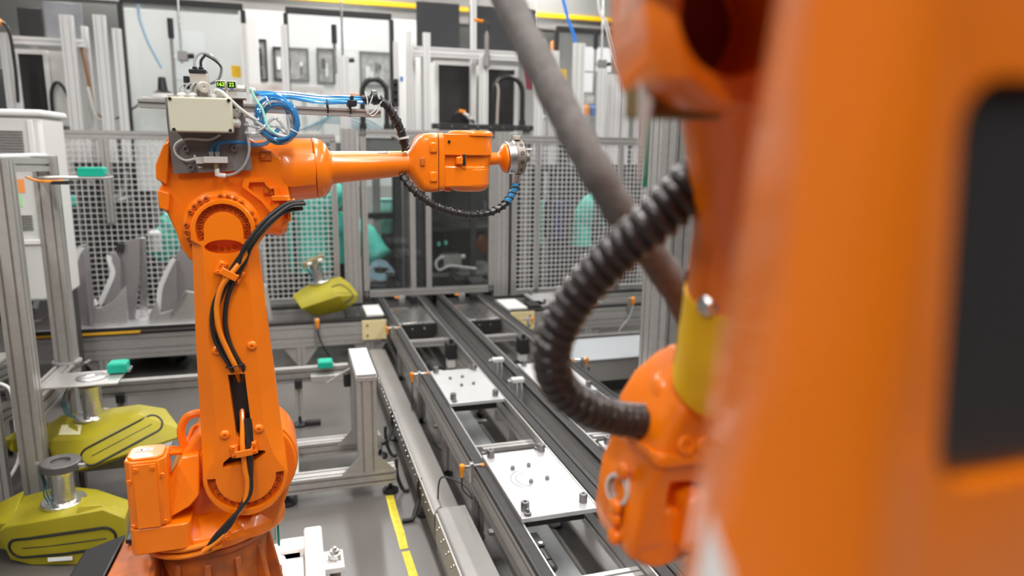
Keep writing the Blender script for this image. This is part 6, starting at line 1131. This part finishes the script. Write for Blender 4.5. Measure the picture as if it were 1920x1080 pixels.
cover_robot('teal-covered robot arm behind the mesh left of the orange lower arm', (-1.08, 7.3, 0), [(-1.24, 7.28, 0.60), (-1.17, 7.28, 0.70), (-1.08, 7.25, 0.85), (-1.02, 7.25, 0.98)], [0.06, 0.11, 0.10, 0.11])
cover_robot('teal-covered robot arm behind the right mesh, below the hose crossing', (3.15, 7.3, 0), [(3.07, 7.3, 0.60), (3.08, 7.3, 0.85), (3.15, 7.25, 1.02), (3.28, 7.2, 1.05), (3.38, 7.2, 0.88)], [0.10, 0.09, 0.12, 0.12, 0.09])
cover_robot('slim teal-covered column behind the right mesh', (2.48, 7.2, 0), [(2.50, 7.2, 0.64), (2.52, 7.2, 0.82), (2.53, 7.2, 1.0), (2.535, 7.2, 1.12)], [0.05, 0.045, 0.05, 0.04], TEAL_L, 0.045)
cover_robot('teal bundle low at the far left behind the gate frame', (-2.0, 6.8, 0), [(-2.14, 6.8, 0.71), (-2.03, 6.8, 0.77), (-1.92, 6.8, 0.79)], [0.09, 0.11, 0.09], TEAL_L)
t = thing('navy_bin', 'navy blue bin between teal covers behind the right mesh', 'bin', (2.69, 7.2, 0)); obj('bin', MB().prism([(2.61, 0.70), (2.79, 0.70), (2.81, 1.08), (2.60, 1.08)], 7.1, 7.35), NAVY, t, 0.01); obj('rim', MB().box(2.585, 2.825, 7.08, 7.37, 1.081, 1.10), NAVY, t, 0.004); obj('post', MB().box(2.66, 2.74, 7.18, 7.26, 0, 0.70), DARK, t)
t = thing('navy_machine', 'dark navy machine head high behind the right mesh', 'machine', (2.82, 7.4, 0)); obj('head', MB().box(2.76, 3.0, 7.9, 8.0, 1.36, 1.56), NAVY, t, 0.01); obj('column', MB().box(2.92, 3.0, 7.91, 7.99, 0, 1.36), ALU_D, t, 0.004)
t = thing('dark_machine', 'black machine cell behind the window door', 'machine', (1.6, 7.2, 0)); obj('back', MB().box(1.20, 2.0, 7.5, 7.6, 0, 1.75), DARK, t, 0.01); obj('left_side', MB().box(1.20, 1.25, 6.75, 7.5, 0, 1.75), DARK, t); obj('roof', MB().box(1.20, 2.0, 6.75, 7.5, 1.751, 1.79), DARK, t); obj('shelf', MB().box(1.25, 2.0, 6.9, 7.5, 0.84, 0.88), BLACKM, t, 0.003); obj('shelf', MB().box(1.25, 2.0, 6.8, 7.5, 0.40, 0.44), ALU_D, t, 0.003)
obj('grey_unit', MB().box(1.40, 1.58, 6.78, 6.95, 0.50, 0.62), ALU, t, 0.004); obj('unit_foot', MB().box(1.42, 1.56, 6.8, 6.93, 0.44, 0.5), BLACKM, t)
for sx in (1.39, 1.60): obj('unit_gland', MB().cyl((sx-0.02, 6.80, 0.60), (sx+0.02, 6.80, 0.60), 0.022, 10), WHITEP, t)
obj('white_cable', MB().tube(smooth_path([(1.37, 6.79, 0.60), (1.32, 6.77, 0.55), (1.35, 6.75, 0.48), (1.45, 6.74, 0.52), (1.6, 6.74, 0.50), (1.72, 6.75, 0.48)]), 0.014, 8), WHITEP, t)
obj('chain', MB().box(1.45, 1.54, 6.45, 6.78, 0.40, 0.44), BLACKP, t, 0.003); obj('copper_drum', MB().lathe((1.88, 7.2, 0.70), (0, -1, 0), [(0, 0.10), (0.2, 0.10), (0.22, 0.06)], 20), mat('copper_brown', (0.22, 0.07, 0.03), 0.4, metal=0.3), t); obj('led', MB().box(1.36, 1.39, 6.88, 6.9, 0.70, 0.74).box(1.43, 1.46, 6.88, 6.9, 0.71, 0.75), TEAL, t)
t = thing('hose_bundle', 'coil of blue and clear hoses on the conveyor behind the window door', 'hose', (0.77, 6.55, 0.42))
for k in range(7): obj('hose', MB().tube([Vector((0.77+(0.12-0.006*k)*math.cos(a), 6.62+0.05*math.sin(a*1.0)+0.01*k, 0.49+0.06*math.sin(a)+0.008*k)) for a in [2*math.pi*j/20 for j in range(21)]], 0.011, 6), MATS['dull_blue_hose'] if k % 2 else CLEARH, t)
obj('tray', MB().box(0.635, 0.925, 6.5, 6.75, 0.3605, 0.40), DARK, t, 0.003)
t = thing('inner_conveyor', 'dark conveyor continuing behind the window door', 'conveyor', (1.1, 7.0, 0))
for x in (0.66, 0.90): obj('side_rail', MB().slot((x, 6.3, 0.32), (x, 7.05, 0.32), 0.05, 0.08), ALU_D, t)
obj('bed', MB().box(0.635, 0.925, 6.32, 7.05, 0.26, 0.28), DARK, t)
for x in (0.66, 0.90): obj('leg', MB().box(x-0.02, x+0.02, 6.8, 6.84, 0, 0.28), ALU_D, t)
obj('energy_chain', MB().prism([(0.80, 0.361), (0.90, 0.361), (0.885, 0.50), (0.815, 0.50)], 6.45, 6.9), RUBBER, t, 0.004)
t = thing('grey_column', 'grey profile column inside the window door', 'post', (0.8, 7.0, 0)); obj('profile', MB().slot((0.80, 7.12, 0), (0.80, 7.12, 1.74), 0.07, 0.07, (0, 1, 0)), ALU, t); obj('bracket', MB().box(0.70, 0.98, 7.06, 7.084, 0.96, 1.02), BLACKM, t, 0.004); obj('profile', MB().slot((1.08, 6.9, 0), (1.08, 6.9, 1.74), 0.10, 0.07, (0, 1, 0)), ALU_D, t)
t = thing('black_machine', 'black machine body behind the left mesh fence', 'machine', (-1.45, 7.2, 0)); obj('body', hull([(-1.62, 7.0, 0.0), (-1.36, 7.0, 0.0), (-1.62, 7.4, 0.0), (-1.36, 7.4, 0.0), (-1.66, 7.0, 0.8), (-1.34, 7.0, 0.9), (-1.58, 7.05, 1.15), (-1.36, 7.05, 1.2), (-1.58, 7.4, 1.15), (-1.36, 7.4, 1.1)]), RUBBER, t, 0.03); obj('seat_back', MB().box(-1.86, -1.68, 6.98, 7.05, 0.45, 1.05), RUBBER, t, 0.03)
obj('white_arm', MB().tube(smooth_path([(-1.36, 6.9, 1.75), (-1.35, 6.9, 1.45), (-1.38, 6.9, 1.27), (-1.50, 6.9, 1.16)]), 0.02, 8), ALU, t); obj('grey_pot', MB().lathe((-1.18, 6.95, 0.72), (0, 0, 1), [(0, 0.05), (0.16, 0.06), (0.18, 0.03)], 14), GREYPL, t)
t = thing('white_cover', 'white draped cover behind the left end of the mesh fence', 'cover', (-1.64, 6.75, 1.3)); obj('drape', MB().prism([(-1.76, 1.36), (-1.57, 1.32), (-1.545, 1.72), (-1.78, 1.72)], 6.68, 6.72), WHITEP, t, 0.006); obj('pole', MB().box(-1.70, -1.66, 6.722, 6.76, 0, 1.70), ALU_D, t)
t = thing('teal_bottle', 'small teal bottle and cap behind the left mesh', 'bottle', (-1.79, 6.9, 1.1)); obj('bottle', MB().lathe((-1.78, 6.9, 1.13), (0, 0, 1), [(0, 0.035), (0.06, 0.038), (0.09, 0.02), (0.09, 0.0001)], 14, False), TEAL, t); obj('holder', MB().box(-1.83, -1.73, 6.86, 6.94, 0, 1.129), DARK, t)
for lab, x0, x1, y0, z1, m in (('dark grey machine cabinet far behind the left mesh', -1.95, -0.35, 8.0, 1.74, mat('mid_grey_cabinet', (0.10, 0.10, 0.105), 0.5, noise=0.3, scale=3)), ('pale grey machine cabinet behind the mesh at centre', -0.24, 0.55, 7.96, 1.7, mat('light_cabinet', (0.16, 0.16, 0.155), 0.5, noise=0.2, scale=3)), ('black machine cabinet behind the right mesh edge', 2.02, 2.55, 7.7, 1.75, DARK), ('mid grey machine cabinet far behind the right mesh', 2.62, 4.2, 8.1, 1.72, MATS['mid_grey_cabinet']), ('dark tall cabinet far behind the left gate frame', -3.2, -1.95, 7.6, 2.3, MATS['mid_grey_cabinet'])):
    t = thing('machine_cabinet', lab, 'cabinet', ((x0+x1)/2, y0+0.25, 0)); obj('body', MB().box(x0, x1, y0, y0+0.5, 0.1, z1), m, t, 0.01); obj('plinth', MB().box(x0+0.02, x1-0.02, y0+0.02, y0+0.48, 0, 0.1), BLACKM, t)
    n = max(2, int((x1-x0)/0.3))
    for k in range(n): a = x0+(x1-x0)*k/n; d = obj('door', MB().box(a+0.012, a+(x1-x0)/n-0.012, y0-0.012, y0-0.001, 0.16, z1-0.05), m, t, 0.004); obj('handle', MB().box(a+0.03, a+0.045, y0-0.03, y0-0.012, z1*0.55, z1*0.55+0.12), STEEL, d)
